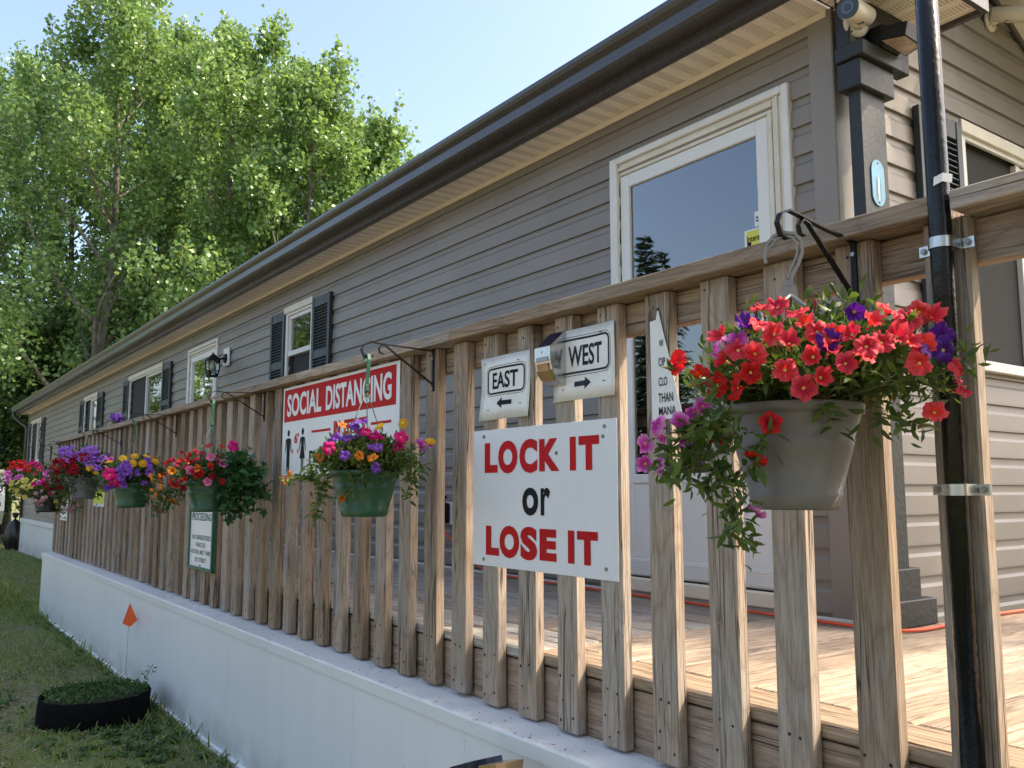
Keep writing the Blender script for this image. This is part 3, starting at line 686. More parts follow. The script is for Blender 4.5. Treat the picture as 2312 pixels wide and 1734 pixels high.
# ---- doors
def door(x0, x1, z0, z1, stickers):
    cz = MB(); W = .055
    cz.box(x0-W, x0, HY0-.035, HY0+.05, z0, z1+.10, 0, .004); cz.box(x1+.058, x1+.095, HY0-.035, HY0+.05, z0, z1+.10, 0, .004)
    cz.box(x0+.0005, x1+.0575, HY0-.035, HY0+.05, z1+.066, z1+.10, 0, .004)
    root = cz.build('door', M_frame, house)
    st = MB()       # stepped inner mouldings
    st.box(x1+.002, x1+.0575, HY0-.018, HY0+.04, z0+.02, z1+.0655, 0, .003); st.box(x1+.022, x1+.036, HY0-.026, HY0-.0185, z0+.02, z1+.0655, 0, .003); st.box(x0+.001, x1+.0015, HY0-.016, HY0+.04, z1+.046, z1+.0655, 0, .002); st.box(x0+.001, x1+.0015, HY0-.026, HY0+.04, z1+.028, z1+.0455, 0, .002); st.box(x0+.001, x1-.001, HY0-.016, HY0+.04, z1+.003, z1+.0275, 0, .003)
    st.box(x1-.024, x1-.001, HY0-.020, HY0+.04, z0+.02, z1+.002, 0, .002)
    st.build('door_moulding', M_casing, root)
    a, b = x0+.004, x1-.030; sl = MB(); S = .062
    zg0, zg1 = .075, z1-.066
    y0, y1 = HY0-.012, HY0+.025
    sl.box(a, a+S, y0, y1, z0+.03, z1-.002, 0, .002); sl.box(b-S, b, y0, y1, z0+.03, z1-.002, 0, .002)
    sl.box(a+S+.0005, b-S-.0005, y0, y1, zg1, z1-.002, 0, .002); sl.box(a+S+.0005, b-S-.0005, y0+.004, y1, z0+.03, zg0-.045, 0, .001); sl.box(a+S+.0005, b-S-.0005, y0-.004, y1, zg0-.044, zg0, 0, .003)
    sl.build('storm_door', M_white, root)
    kp = MB(); kp.box(a+.02, b-.02, y0-.006, y0-.0005, z0+.035, z0+.115, 0, .002)
    for i in range(5): kp.box(a+.021, b-.021, y0-.009, y0-.0065, z0+.045+i*.013, z0+.051+i*.013)
    kp.build('kick_plate', M_white, root)
    g = MB(); g.box(a+S, b-S, HY0+.003, HY0+.007, zg0, zg1); g.build('pane', M_glass2, root)
    iw = MB(); iw.box(a+.0, a+S+.16, HY0+.055, HY0+.085, zg0, zg1); iw.box(a+S+.1605, b-.0, HY0+.055, HY0+.085, zg1-.13, zg1); iw.box(a+S+.1605, b, HY0+.055, HY0+.085, z0+.03, zg0+.25); iw.build('inner_door', M_white, root)
    ig = MB(); ig.box(a+S+.16, b-.02, HY0+.068, HY0+.073, zg0+.25, zg1-.13); ig.build('inner_pane', M_screen, root)
    th = MB(); th.box(x0-W, x1+.09, HY0-.07, HY0-.0355, z0-.035, z0+.028, 0, .006); th.build('threshold', M_beige, root)
    return root
d1 = door(*OPF[0], True)
d2 = door(*OPF[2], False)

# deck flashing
# ================================================================== DECK
ZD = -.497
DX0, DX1 = -11.25, .75
deck = thing('wooden_deck', 'weathered wooden deck along the house wall with sunlit boards at its near end', 'deck', ((DX0+DX1)/2, 2.3, -1.38))
def board_mesh(L, w, t, axis, nm, mat):
    mb = MB()
    if axis == 0: mb.box(0, L, 0, w, -t, 0, 0, .006)
    else: mb.box(0, w, 0, L, -t, 0, 0, .006)
    return mb.mesh(nm, mat)
XJ = -2.22
# outer nosing boards
nose = board_mesh(3.6, .14, .036, 0, 'nosing_board', M_deckx)
noseR = board_mesh(3.0, .14, .036, 0, 'nosing_board', M_decky if False else M_rimx)
for x0 in (XJ-3.605, XJ-7.21): link('nosing_board', nose, deck, (x0, 1.690, ZD))
link('nosing_board', board_mesh(XJ-7.215-DX0, .14, .036, 0, 'nosing_board', M_deckx), deck, (DX0, 1.690, ZD))
M_nose = wood('nosing_wood', 0, tan=(.41, .305, .21), greyness=.2)
link('nosing_board', board_mesh(DX1-XJ, .14, .036, 0, 'nosing_board', M_nose), deck, (XJ+.003, 1.690, ZD))
bw = .140
for i in range(8):
    y = 1.834+i*.1445; w = bw if i < 7 else HY0-.012-y
    if w < .02: continue
    off = (i % 2)*1.4
    xs = [DX0, DX0+2.2+off, DX0+5.8+off, XJ-.004]
    for a, b in zip(xs[:-1], xs[1:]): link('deck_board', board_mesh(b-a-.005, w-.004, .036, 0, 'deck_board', M_deckx), deck, (a, y, ZD+random.uniform(-.0015, .0015)))
cross = board_mesh(3.9, bw-.003, .036, 1, 'deck_board', M_decky)
cross_s = board_mesh(HY0-.012-1.834, bw-.003, .036, 1, 'deck_board', M_decky)
x = XJ
while x < DX1-.1:
    link('deck_board', cross if x > HX1+.03 else cross_s, deck, (x, 1.834, ZD+random.uniform(-.0015, .0015))); x += .1445
# rim joist, posts, hidden frame
rim = MB(); rim.box(DX0, DX1, 1.696, 1.734, ZD-.235, ZD-.042, 0, .003); rim.build('rim_board', M_rimx, deck)
mb = MB(); mb.box(DX0+.005, DX0+.04, 1.735, HY0-.06, ZD-.235, ZD-.042, 0, .003); mb.build('end_board', M_rimx, deck)
for x in (DX0+.3, -8.5, -5.8, -3.2, -.4):
    mb = MB(); mb.box(x, x+.09, 1.80, 1.89, -1.45, ZD-.045, 0, .004); mb.build('support_post', M_balz, deck)
    mb = MB(); mb.box(x+.095, x+.133, 1.735, HY0-.06, ZD-.23, ZD-.042, 0, .003); mb.build('joist', M_rimx, deck)
mb = MB(); mb.box(DX0, HX1+.02, HY0-.030, HY0-.0205, ZD+.002, ZD+.014, 0, .001); mb.build('flashing', M_white, deck)

# ================================================================== RAILING
rail = thing('deck_railing', 'weathered wooden deck railing with flat upright balusters and a wide cap', 'railing', ((DX0+DX1)/2, 1.68, -.69))
ZC0, ZC1 = .525, .563
def rail_piece(x0, x1, y0, y1, z0, z1, nm, mat, c=.004, wob=0):
    mb = MB(); L = x1-x0; mb.box(0, L, 0, y1-y0, 0, z1-z0, 0, c)
    return link(nm, mb.mesh(nm, mat), rail, (x0, y0, z0))
caps = [DX0-.05, -7.62, -4.02, -2.60, -.842]
for a, b in zip(caps[:-1], caps[1:]): rail_piece(a+.002, b-.002, 1.603, 1.743, ZC0, ZC1+random.uniform(-.001, .001), 'cap_rail', M_railx, .0022)
rail_piece(-.808, DX1, 1.603, 1.743, ZC0, ZC1, 'cap_rail', M_railx, .0022)
for a, b in zip([DX0, -7.6, -4.05, -.845], [-7.6, -4.05, -.845, DX1]): rail_piece(a+.001, b-.001, 1.6895, 1.7275, .434, .5235, 'rail_board', M_railx, .004)
BW, BD = .089, .038
def bal_mesh(nm, seed):
    rg = random.Random(seed); mb = MB(); z0 = -.690+rg.uniform(-.004, .004); z1 = .5245
    mb.box(-BW/2, BW/2, 0, BD, z0, z1, 0, .0045)
    for zz, n in ((.495, 1), (-.535, 2), (-.60, 1), (-.655, 2)):
        for i in range(n):
            xx = rg.uniform(-.03, -.008) if i == 0 else rg.uniform(.008, .032)
            mb.disc((xx, -.0004, zz+rg.uniform(-.012, .012)), rg.uniform(.0028, .0046), (0, -1, 0), 7, 1, .0008)
    for _ in range(rg.choice((0, 1, 1, 2, 3))):    # leftover staples
        zz = rg.uniform(-.35, .3); xx = rg.uniform(-.03, .02); mb.box(xx, xx+.011, -.0014, -.0002, zz, zz+.0014, 2)
    return mb.mesh(nm, [M_balz, M_nail, M_screw])
bals = [bal_mesh('baluster', s) for s in range(9)]
P0, PITCHB = -2.649+BW/2, .1955
k0 = int((DX0-P0)/PITCHB)
i = k0
while P0+i*PITCHB < DX1-.05:
    x = P0+i*PITCHB
    if x > DX0+.03:
        r = random.Random(i*13+5); o = link('baluster', bals[(i*4+r.randint(0, 2)) % 9], rail, (x+r.uniform(-.003, .003), 1.650+r.uniform(0, .001), 0), (0, R(r.uniform(-.22, .22)), 0))
    i += 1

# ================================================================== DECK SKIRTING
skirt = thing('deck_skirting', 'white vinyl skirting with ledge trim below the deck railing', 'skirting', ((DX0+DX1)/2, 1.55, -1.385))
sw = (.8-(DX0-.02))/15; rs_ = random.Random(4)
for i in range(15):
    a = DX0-.02+i*sw; b = a+sw; dy = rs_.uniform(-.0004, .0004); mb = MB(); bulge = 0; vs_ = []
    for iz in range(5):
        for ix in range(7):
            u, w = ix/6, iz/4; vs_.append((a+.0007+(sw-.0014)*u, 1.5665+dy-bulge*math.sin(math.pi*u)*math.sin(math.pi*w), -1.40+.655*w))
    mb.add(vs_, [(iz*7+ix, iz*7+ix+1, (iz+1)*7+ix+1, (iz+1)*7+ix) for iz in range(4) for ix in range(6)], 0, False)
    o = mb.build('skirting_panel', M_skirt, skirt); md = o.modifiers.new('thickness', 'SOLIDIFY'); md.thickness = .006; md.offset = -1
for a, b in zip([DX0-.03, -8.9, -5.3, -1.7], [-8.9, -5.3, -1.7, .8]):
    mb = MB(); mb.prism([(1.692, -.698), (1.650, -.699), (1.558, -.7085), (1.551, -.711), (1.549, -.716), (1.551, -.757), (1.5595, -.758), (1.5595, -.722), (1.692, -.712)], 0, a+.0006, b-.0006); mb.build('ledge_trim', M_skirt, skirt)
mb = MB(); mb.prism([(1.560, -1.36), (1.545, -1.364), (1.540, -1.40), (1.559, -1.40)], 0, DX0-.03, .8); mb.build('base_trim', M_white, skirt)
mb = MB(); mb.box(DX0-.02, DX0-.006, 1.576, HY0-.03, -1.42, -.72); mb.build('end_panel', M_skirt, skirt)

rg_ = np.random.default_rng(51); P = []; D = []; S = []
for _ in range(420):
    x = -rg_.random()**1.3*10.5-.9; y = rg_.uniform(1.552, 1.648) if rg_.random() < .8 else rg_.uniform(1.548, 1.556); P.append((x, y, -.7085+(y-1.558)*.100+.0016)); D.append((rg_.normal(), rg_.normal(), rg_.normal()*.12)); S.append(rg_.uniform(.004, .016))
V, F = leaves(np.array(P), np.array(D), np.array(S), 'lance', rg_, .15); stuff(tag(link('leaf_litter', tri_mesh('leaf_litter', V, F, M_nail)), 'tiny dark seeds and twigs lying along the white ledge', 'litter'))
# ================================================================== POLE
pole = thing('black_pole', 'tall black painted steel pipe strapped upright to a railing baluster', 'pole', (-.835, 1.6170, -1.385))
mb = MB(); mb.tube([(-.835, 1.6170, -.695), (-.835, 1.6170, .56), (-.835, 1.6170, 1.6)], .0208, 28); mb.build('pipe', M_pipe, pole)
mb = MB(); mb.tube([(-.835, 1.6170, 1.6), (-.835, 1.6170, 2.6)], .0195, 24); mb.build('upper_pipe', M_pipe, pole)
def strap(z, tilt=0):
    mb = MB(); pts = []; r = .0226
    pts.append((-.896, 1.6485, z)); pts.append((-.862, 1.6485, z)); pts.append((-.8585, 1.642, z))
    for a in range(-84, 85, 7):
        pts.append((-.835+r*math.sin(R(a)), 1.6170-r*math.cos(R(a)), z))
    pts += [(-.8115, 1.642, z), (-.808, 1.6485, z), (-.788, 1.6485, z)]
    mb.strip(pts, .021, .0016, (0, 0, 1)); o = mb.build('pipe_strap', M_zinc, pole)
    for x in (-.886, -.799):
        s = MB(); s.disc((x, 1.6476, z), .0065, (0, -1, 0), 12, 0, .003); s.disc((x, 1.6446, z), .0045, (0, -1, 0), 6, 0, .0025); s.build('screw', M_screw, o)
strap(.468); strap(-.0)
mb = MB(); mb.strip([(-.831, 1.5945, .585), (-.817, 1.602, .592), (-.805, 1.614, .588)], 0.018, .001, (0, .2, 1)); mb.build('tape', M_paper, pole)

# ================================================================== TREES
def limb_path(rng, p, d, L, n, up, wob):
    pts = [p]; d = d/np.linalg.norm(d)
    for i in range(n):
        d = d+rng.normal(size=3)*wob+np.array([0, 0, up]); d /= np.linalg.norm(d); pts.append(pts[-1]+d*L/n)
    return pts
def poplar_meshes(seed, H, base, rad, nleaf, leaf, mat, ascend=.9, ncl=1.0, shape=1.0):
    """H height, base = height of the lowest limbs, rad = crown radius; foliage in separate clumps"""
    rng = np.random.default_rng(seed); mb = MB(); cl = []; cr = []
    tp = [np.zeros(3)]; d = np.array([0, 0, 1.0]); n = 14
    for i in range(n):
        d = d+rng.normal(size=3)*.05+np.array([0, 0, .12]); d /= np.linalg.norm(d); tp.append(tp[-1]+d*H*.95/n)
    tip = tp[-1].copy(); tp = [q-np.array([tip[0], tip[1], 0])*(q[2]/tip[2]) for q in tp]
    R0 = .010*H+.05
    mb.tube(tp, [R0*(1-.93*(i/n)**.9) for i in range(n+1)], 9)
    tp = np.array(tp); nl = int(26*ncl)
    for j in range(nl):
        t = base/H+(0.95-base/H)*((j+rng.random()*.8)/nl)**.92; f = t*n; i = int(min(f, n-1)); p = tp[i]+(tp[i+1]-tp[i])*(f-i)
        rel = (t-base/H)/(1-base/H); prof = (math.sin(math.pi*min(1, (rel*.80+.20)**shape)))**.8
        L = rad*(.16+.98*prof)*rng.uniform(.7, 1.15); az = j*2.39996+rng.normal()*.4
        dd = np.array([math.cos(az), math.sin(az), ascend*rng.uniform(.5, 1.15)])
        lp = limb_path(rng, p, dd, L*1.2, 7, .09*ascend, .10); r0 = max(.022, R0*(1-t)*.6)
        mb.tube(lp, [r0*(1-.88*q/7) for q in range(8)], 5, 0, False)
        lp = np.array(lp); cl.append(lp[7]); cr.append(rng.uniform(.75, 1.1)); tipd = (lp[7]-lp[6])/np.linalg.norm(lp[7]-lp[6])+np.array([0, 0, .9]); tipd /= np.linalg.norm(tipd); sh_ = lp[7]+tipd*rng.uniform(.6, 1.15); mb.tube([lp[7], sh_], [.012, .004], 3, 0, False)
        for q in (.45, .7, .9, 1.05): cl.append(lp[7]+(sh_-lp[7])*q); cr.append(.42-.16*q)
        for q in (3, 4, 5, 6):
            if rng.random() < .8: cl.append(lp[q]+rng.normal(size=3)*.2); cr.append(rng.uniform(.55, .95))
            sd = (lp[q]-lp[q-1]); sd = sd/np.linalg.norm(sd)+rng.normal(size=3)*.75+np.array([0, 0, .15])
            sl = L*.42*rng.uniform(.6, 1.25); sp_ = limb_path(rng, lp[q], sd, sl, 3, .08, .12)
            mb.tube(sp_, [.020, .014, .010, .006], 3, 0, False); cl.append(sp_[3]); cr.append(rng.uniform(.6, 1.15))
            if rng.random() < .5: cl.append(sp_[2]+rng.normal(size=3)*.25); cr.append(rng.uniform(.45, .8))
    for q in range(n-3, n+1): cl.append(tp[q]+rng.normal(size=3)*.1); cr.append(.55)
    for q in range(int(n*base/H)+1, n-2):
        for _ in range(2): cl.append(tp[q]+rng.normal(size=3)*np.array([.5, .5, .4])); cr.append(rng.uniform(.5, .9))
    cl = np.array(cl); cr = np.array(cr); R1 = np.clip(.205*rad, .38, .66)*cr
    w = R1**2.0; idx = rng.choice(len(cl), nleaf, p=w/w.sum())
    u = rng.normal(size=(nleaf, 3)); u /= np.linalg.norm(u, axis=1, keepdims=True); rr = rng.random(nleaf)**.45
    P = cl[idx]+u*(R1[idx]*rr*(1+.35*rng.normal(size=nleaf)*(rng.random(nleaf) < .3)))[:, None]*np.array([.95, .95, 1.15])
    D = u*.6+rng.normal(size=(nleaf, 3)); D[:, 2] -= .25
    V, F = leaves(P, D, rng.uniform(.65, 1.25, nleaf)*leaf, 'tree', rng)
    return mb.mesh('trunk', M_bark), tri_mesh('crown', V, F, mat)
def tree(meshes, name, label, loc, rz=0, sc=1.0, group=None, cat='tree'):
    o = thing(name, label, cat, loc, group); o.rotation_euler = (0, 0, rz); o.scale = (sc, sc, sc)
    for nm, me in (('trunk', meshes[0]), ('crown', meshes[1])):
        c = bpy.data.objects.new(nm, me); C.objects.link(c); c.parent = o
        if nm == 'crown': c['kind'] = 'stuff'
    return o
S_ = 2312/2212.
def base_at(px, py, rng_):       # foot of a tree whose tip shows at (px,py), and its height
    q = on_rng((px*S_, py*S_), rng_); g = gz(q[0]); return (q[0], q[1], g), q[2]-g
PM = []
TREES = [  # tip px,py (overview), range, crown radius, leaves, label
    (255, -95, 29.5, 3.6, 30000, 'tallest poplar with a pale forked trunk showing behind the far roof end', 1.2),
    (390, 5, 31.0, 2.0, 14000, 'slim poplar spire rising just behind the tallest poplar', 1.5),
    (522, 12, 27.0, 2.7, 24000, 'broad poplar with its tip level over the middle of the roof', 1.3),
    (688, 112, 26.0, 2.5, 21000, 'shorter round-topped poplar between the broad poplar and the small end one', 1.2),
    (828, 205, 26.5, 1.8, 13000, 'small poplar at the house-side end of the row, against open sky', 1.3),
    (82, 70, 38.5, 2.6, 18000, 'poplar with a thin pointed top beside the tallest one, over the trailer', 1.4),
    (-20, 115, 39.5, 3.0, 15000, 'poplar standing outermost in the row past the trailer', 1.3)]
for i, (px, py, rr, rad, nlf, lab, asc) in enumerate(TREES):
    b, H = base_at(px, py, rr); H *= 1.0
    pm = poplar_meshes(100+i, H, H*.10, rad, int(nlf*1.0), .152, M_tree, ascend=asc); PM.append((pm, H))
    tree(pm, 'poplar_tree', lab, b, 0, 1, 'poplars behind the house')
BACK = [(455, 95, 33, 4, 'poplar filling the row behind the slim spire and the broad poplar'), (600, 135, 32, 3, 'poplar in the back row between the broad and the round-topped poplar'), (755, 195, 31, 4, 'poplar in the back row behind the round-topped poplar'),
        (165, 115, 36, 5, 'poplar in the back row beside the tallest poplar'), (320, 60, 36, 3, 'poplar in the back row behind the forked trunk')]
for px, py, rr, k, lab in BACK:
    b, H = base_at(px, py, rr); tree(PM[k][0], 'poplar_tree', lab, b, px*.7, H/PM[k][1], 'poplars behind the house')
# lower, darker growth filling in under the poplars
dark_me = poplar_meshes(201, 6.6, .5, 3.0, 20000, .15, M_treed, ascend=.55)
for i, (px, rr, sc, lab) in enumerate(((20, 37, 1.1, 'dark bushy tree filling the gap behind the trailer'), (150, 36, 1.15, 'dark bushy tree under the tallest poplar'), (300, 35, 1.2, 'dark bushy tree under the slim poplar spire'), (430, 33, 1.2, 'dark bushy tree low behind the roof under the broad poplar'))):
    q = on_rng((px*S_, 700*S_), rr); tree(dark_me, 'bushy_tree', lab, (q[0], q[1], gz(q[0])), i*1.7, sc, 'dark trees under the poplars')
# big tree behind the house on the sunny side: shades the lawn
shade_me = poplar_meshes(301, 13.0, 8.4, 3.6, 17000, .16, M_tree, ascend=.35)
tree(shade_me, 'shade_tree', 'tall leafy tree behind the house whose lowest sprig shows above the gutter', (-4.0, 7.2, -1.385), .6, 1.0)
# trees across the street (they show in the window glass)
for i, (x, y, k, sc) in enumerate(((-40, -10.5, 2, .85), (-46, -7.6, 3, .95), (-47, -4.4, 2, .85), (-49, -1.4, 3, .9), (-35, -14, 3, .8))):
    tree(PM[k][0], 'street_tree', ('leafy tree across the street, mirrored in the window between slate shutters', 'leafy tree across the street, mirrored in the second door glass', 'leafy tree across the street, mirrored in the wide sliding window', 'leafy tree across the street, mirrored in the far end windows', 'leafy tree across the street, set back behind the mirrored ones')[i], (x, y, gz(x)-.1), i*2.1, sc, 'trees across the street')
for i, (x, y, k, sc) in enumerate(((7.5, -3.2, 0, .82), (9.5, 2.6, 0, .78), (15, 8, 3, .8), (20, 16, 2, .8), (8, -9, 0, .8))):  # the three nearest are unseen, added to screen sky light from baluster sides
    tree(PM[k][0], 'yard_tree', ('unseen leafy tree added to block sky light, second from the street', 'unseen leafy tree added to block sky light, straight out from the gable end', 'leafy tree in the yard behind the one facing the gable end', 'leafy tree in the yard farthest back off the gable end', 'unseen leafy tree added to block sky light, nearest the street')[i], (x, y, -1.385), i*1.3, sc, 'yard trees off the gable end')
dap = poplar_meshes(311, 15.8, 10.2, 2.0, 9500, .16, M_tree, ascend=.5)
tree(dap, 'yard_tree', 'tall thin-crowned tree behind the house that dapples the gable wall', (4.7, 13.0, -1.385), .3, 1.0, 'yard trees off the gable end')
def spruce_meshes(seed, H, rad):
    rng = np.random.default_rng(seed); mb = MB(); mb.tube([(0, 0, 0), (0, 0, H)], [.02*H, .01], 7); P = []; D = []; S = []
    for z in np.arange(H*.06, H*.99, H*.022):
        r = rad*(1-z/H)**.85*rng.uniform(.8, 1.1)+.05
        for k in range(int(7+9*(1-z/H))):
            az = rng.uniform(0, 2*math.pi); d = np.array([math.cos(az), math.sin(az), -.22])
            for t in np.linspace(.12, 1, int(5+r*9)):
                for s_ in (-1, 1):
                    P.append(np.array([0, 0, z])+d*r*t+rng.normal(size=3)*.03); D.append(d*.7+np.array([-d[1], d[0], 0])*s_*.7+rng.normal(size=3)*.2); S.append(rng.uniform(.16, .34)*(1.1-.5*t))
    V, F = leaves(np.array(P), np.array(D), np.array(S), 'lance', rng); return mb.mesh('trunk', M_bark), tri_mesh('crown', V, F, M_spruce)
sp_m = spruce_meshes(5, 11, 2.2)
def mirrored(px, Yw, Yt):      # where a thing stands that shows at px in the glass of the wall Y = Yw
    d = ray(px); h = d*(Yw/d[1]); t = (Yw-Yt)/d[1]; return h+np.array([d[0], -d[1], d[2]])*t
for px, Yt, lab in (((1350+400/3.6867, 150+1400/3.6867), -16, 'wide spruce across the street, mirrored at the door glass edge'), ((1350+527/3.6867, 150+1525/3.6867), -19, 'narrow spruce across the street, the shorter one mirrored in the door glass')):
    q = mirrored(px, 3.0, Yt); H = q[2]+1.385; tree(sp_m, 'spruce_tree', lab, (q[0], q[1], -1.385), Yt, H/11, 'spruces across the street')

# ================================================================== GRASS, WEEDS, GRAVEL
def grass_patch():
    rng = np.random.default_rng(11); n = 170000
    X = -np.power(rng.random(n), .6)*22-2.8; Y = rng.uniform(-1.6, 1.56, n)
    keep = Y < 1.54
    # patchy density
    den = .5+.5*np.sin(X*1.9+np.sin(Y*2.3)*1.5)*np.sin(Y*2.7+X*.6); edge = np.exp(-np.abs(1.52-Y)/.10)
    keep &= rng.random(n) < (.50+.42*den+edge*.3)
    X, Y = X[keep], Y[keep]; n = len(X); Z = np.array([gz(a) for a in X])+.012*np.sin(X*2.3+Y*1.1)+.010*np.sin(Y*3.1-X*.7)-.006
    D = rng.normal(size=(n, 3))*.6; D[:, 2] = rng.uniform(.35, 1.0, n)
    S = rng.uniform(.025, .075, n)*(1+.8*np.exp(-np.abs(1.53-Y)/.06))*np.where(X < -12, 1.5, 1)
    V, F = leaves(np.stack([X, Y, Z], 1), D, S, 'blade', rng)
    # wider blades
    return tri_mesh('grass', V, F, M_grass)
stuff(tag(link('grass', grass_patch()), 'short patchy lawn grass beside the white skirting', 'grass'))
def grass2():
    rng = np.random.default_rng(12); n = 26000
    X = rng.uniform(-34, -11.3, n); Y = rng.uniform(-1.0, 2.92, n); Z = np.array([gz(a) for a in X])-.008
    D = rng.normal(size=(n, 3))*.5; D[:, 2] = rng.uniform(.4, 1, n); V, F = leaves(np.stack([X, Y, Z], 1), D, rng.uniform(.04, .10, n), 'blade', rng); return tri_mesh('grass', V, F, M_grass)
stuff(tag(link('grass', grass2()), 'greener lawn grass past the end of the deck', 'grass'))
def weeds():
    rng = np.random.default_rng(13); P = []; D = []; S = []
    spots = [(-5.35+rng.normal()*.30, 1.25+rng.normal()*.14, .030, 30) for _ in range(70)]+[(rng.uniform(-11, -3.2), 1.50+rng.normal()*.025, .032, 9) for _ in range(110)]+[(rng.uniform(-8, -4.2), rng.uniform(.2, 1.4), .035, 8) for _ in range(150)]+[(-6.6+rng.normal()*.35, .5+rng.normal()*.2, .05, 10) for _ in range(30)]
    for x, y, s, k in spots:
        if y > 1.53: y = 1.52
        for _ in range(k):
            az = rng.uniform(0, 6.28); d = np.array([math.cos(az), math.sin(az), rng.uniform(.2, 1.1)]); P.append((x+rng.normal()*.02, y+rng.normal()*.015, gz(x)+rng.uniform(0, s*.8))); D.append(d); S.append(s*rng.uniform(.4, 1))
    V, F = leaves(np.array(P), np.array(D), np.array(S), 'ovate', rng, .4); return tri_mesh('weeds', V, F, M_weed)
stuff(tag(link('weeds', weeds()), 'low broad-leaved weeds along the foot of the skirting', 'weeds'))
def pebbles():
    rng = np.random.default_rng(14); n = 5000
    X = -np.power(rng.random(n), .8)*8-3.2; Y = rng.uniform(-.6, 1.53, n); s = rng.uniform(.003, .010, n)
    base = np.array([(1, 0, 0), (0, 1, 0), (-1, 0, 0), (0, -1, 0), (0, 0, .7), (0, 0, -.7)]); f = np.array([(0, 1, 4), (1, 2, 4), (2, 3, 4), (3, 0, 4), (1, 0, 5), (2, 1, 5), (3, 2, 5), (0, 3, 5)])
    Z = np.array([gz(a) for a in X])+.012*np.sin(X*2.3+Y*1.1)+.010*np.sin(Y*3.1-X*.7)+.001
    jit = rng.uniform(.6, 1.4, (n, 6, 3)); V = np.stack([X, Y, Z], 1)[:, None]+base[None]*jit*s[:, None, None]
    F = f[None]+(np.arange(n)*6)[:, None, None]; return tri_mesh('gravel', V.reshape(-1, 3), F.reshape(-1, 3), M_pebble)
stuff(tag(link('gravel', pebbles()), 'loose grey gravel scattered through the thin grass', 'gravel'))

# ================================================================== HANGING BASKETS
def flower_mesh(nm, mat, throat, kind):
    """unit radius, opening along +Z"""
    mb = MB(); nl = 5; seg = 30
    if kind == 'daisy':
        for ring, (n, r, zz) in enumerate(((15, 1.0, .05), (12, .8, .16), (8, .5, .24))):
            for k in range(n):
                a = 2*math.pi*(k+.5*ring)/n; ca, sa = math.cos(a), math.sin(a); w = .15
                mb.add([(ca*.12, sa*.12, zz-.02), (ca*r*.6-sa*w, sa*r*.6+ca*w, zz+.03), (ca*r, sa*r, zz), (ca*r*.6+sa*w, sa*r*.6-ca*w, zz+.03)], [(0, 1, 2, 3)], 0, True)
        mb.lathe([(0.001, .32), (.16, .28), (.2, .18)], 10, mi=1); mb.tube([(0, 0, .1), (.02, 0, -1.2)], .06, 5, 2)
        return mb.mesh(nm, [mat, throat, M_stem])
    rows = {'pet': [(.07, -.95), (.09, -.55), (.13, -.26), (.30, -.05), (.68, .10), (1.0, -.02)], 'half': [(.07, -1.1), (.10, -.65), (.17, -.30), (.34, .02), (.58, .25), (.80, .34)], 'flop': [(.07, -.9), (.09, -.5), (.14, -.2), (.36, .02), (.72, .02), (1.02, -.28)]}[kind]; ph = {'pet': 0, 'half': 1.7, 'flop': 3.1}[kind]
    vs = []
    for i, (r, zz) in enumerate(rows):
        for k in range(seg):
            a = 2*math.pi*k/seg; lob = abs(math.cos(nl*a/2)); w = (i/5)**2
            rr = r*(1-.20*w*(1-lob)**1.5+.05*w*math.sin(11*a+i+ph)); z2 = zz+w*(.12*math.cos(nl*a)+.14*math.sin(8*a+1.3+ph)+.12*math.cos(13*a+.6+ph)+.18*math.sin(a+.5+ph)+.14*math.cos(2*a+ph))
            vs.append((rr*math.cos(a), rr*math.sin(a), z2))
    for i in range(5):
        fs = [(i*seg+k, i*seg+(k+1) % seg, (i+1)*seg+(k+1) % seg, (i+1)*seg+k) for k in range(seg)]
        if i == 0: mb.add(vs, fs, 0, True)
        else:
            for f in fs: mb.f.append(f); mb.mi.append(1 if i == 1 else 0); mb.sm.append(True)
    mb.add([(.14*math.cos(2*math.pi*k/8)*.95, .14*math.sin(2*math.pi*k/8)*.95, -.22) for k in range(8)], [tuple(range(8))], 1)
    mb.tube([(0, 0, -.9), (.04, .02, -1.15)], .13, 5, 2); mb.tube([(.04, .02, -1.1), (.12, .05, -1.8)], .045, 4, 2)
    return mb.mesh(nm, [mat, throat, M_stem])
FM = {}
for k, m in FL.items():
    th_ = M_throatd if k in ('vio', 'lil', 'crim', 'ora') else M_throat
    FM[k] = [flower_mesh('flower', m, th_, 'daisy')] if k == 'yel' else [flower_mesh('flower', m, th_, q) for q in ('pet', 'half', 'flop')]
def bud_mesh(m):
    mb = MB(); mb.lathe([(.001, 1.0), (.18, .8), (.26, .45), (.16, -.1), (.12, -.5)], 8); mb.tube([(0, 0, -.45), (.1, 0, -1.2)], [.16, .06], 5, 1); return mb.mesh('bud', [m, M_stem])
BUDS = [bud_mesh(M_leaf), bud_mesh(petal('wilted_petal', (.30, .10, .10)))]
def ell_hit(px, c, rad):
    """point where the sight line meets the plant's leafy dome"""
    d = ray(px); c = np.array(c); s = np.array(rad)
    o = -c/s; dd = d/s; A = dd@dd; B = o@dd; Cc = o@o-1; disc = B*B-A*Cc
    t = (-B-math.sqrt(disc))/A if disc > 0 else (c@FWD-.55*rad[0])/(d@FWD)
    return d*t
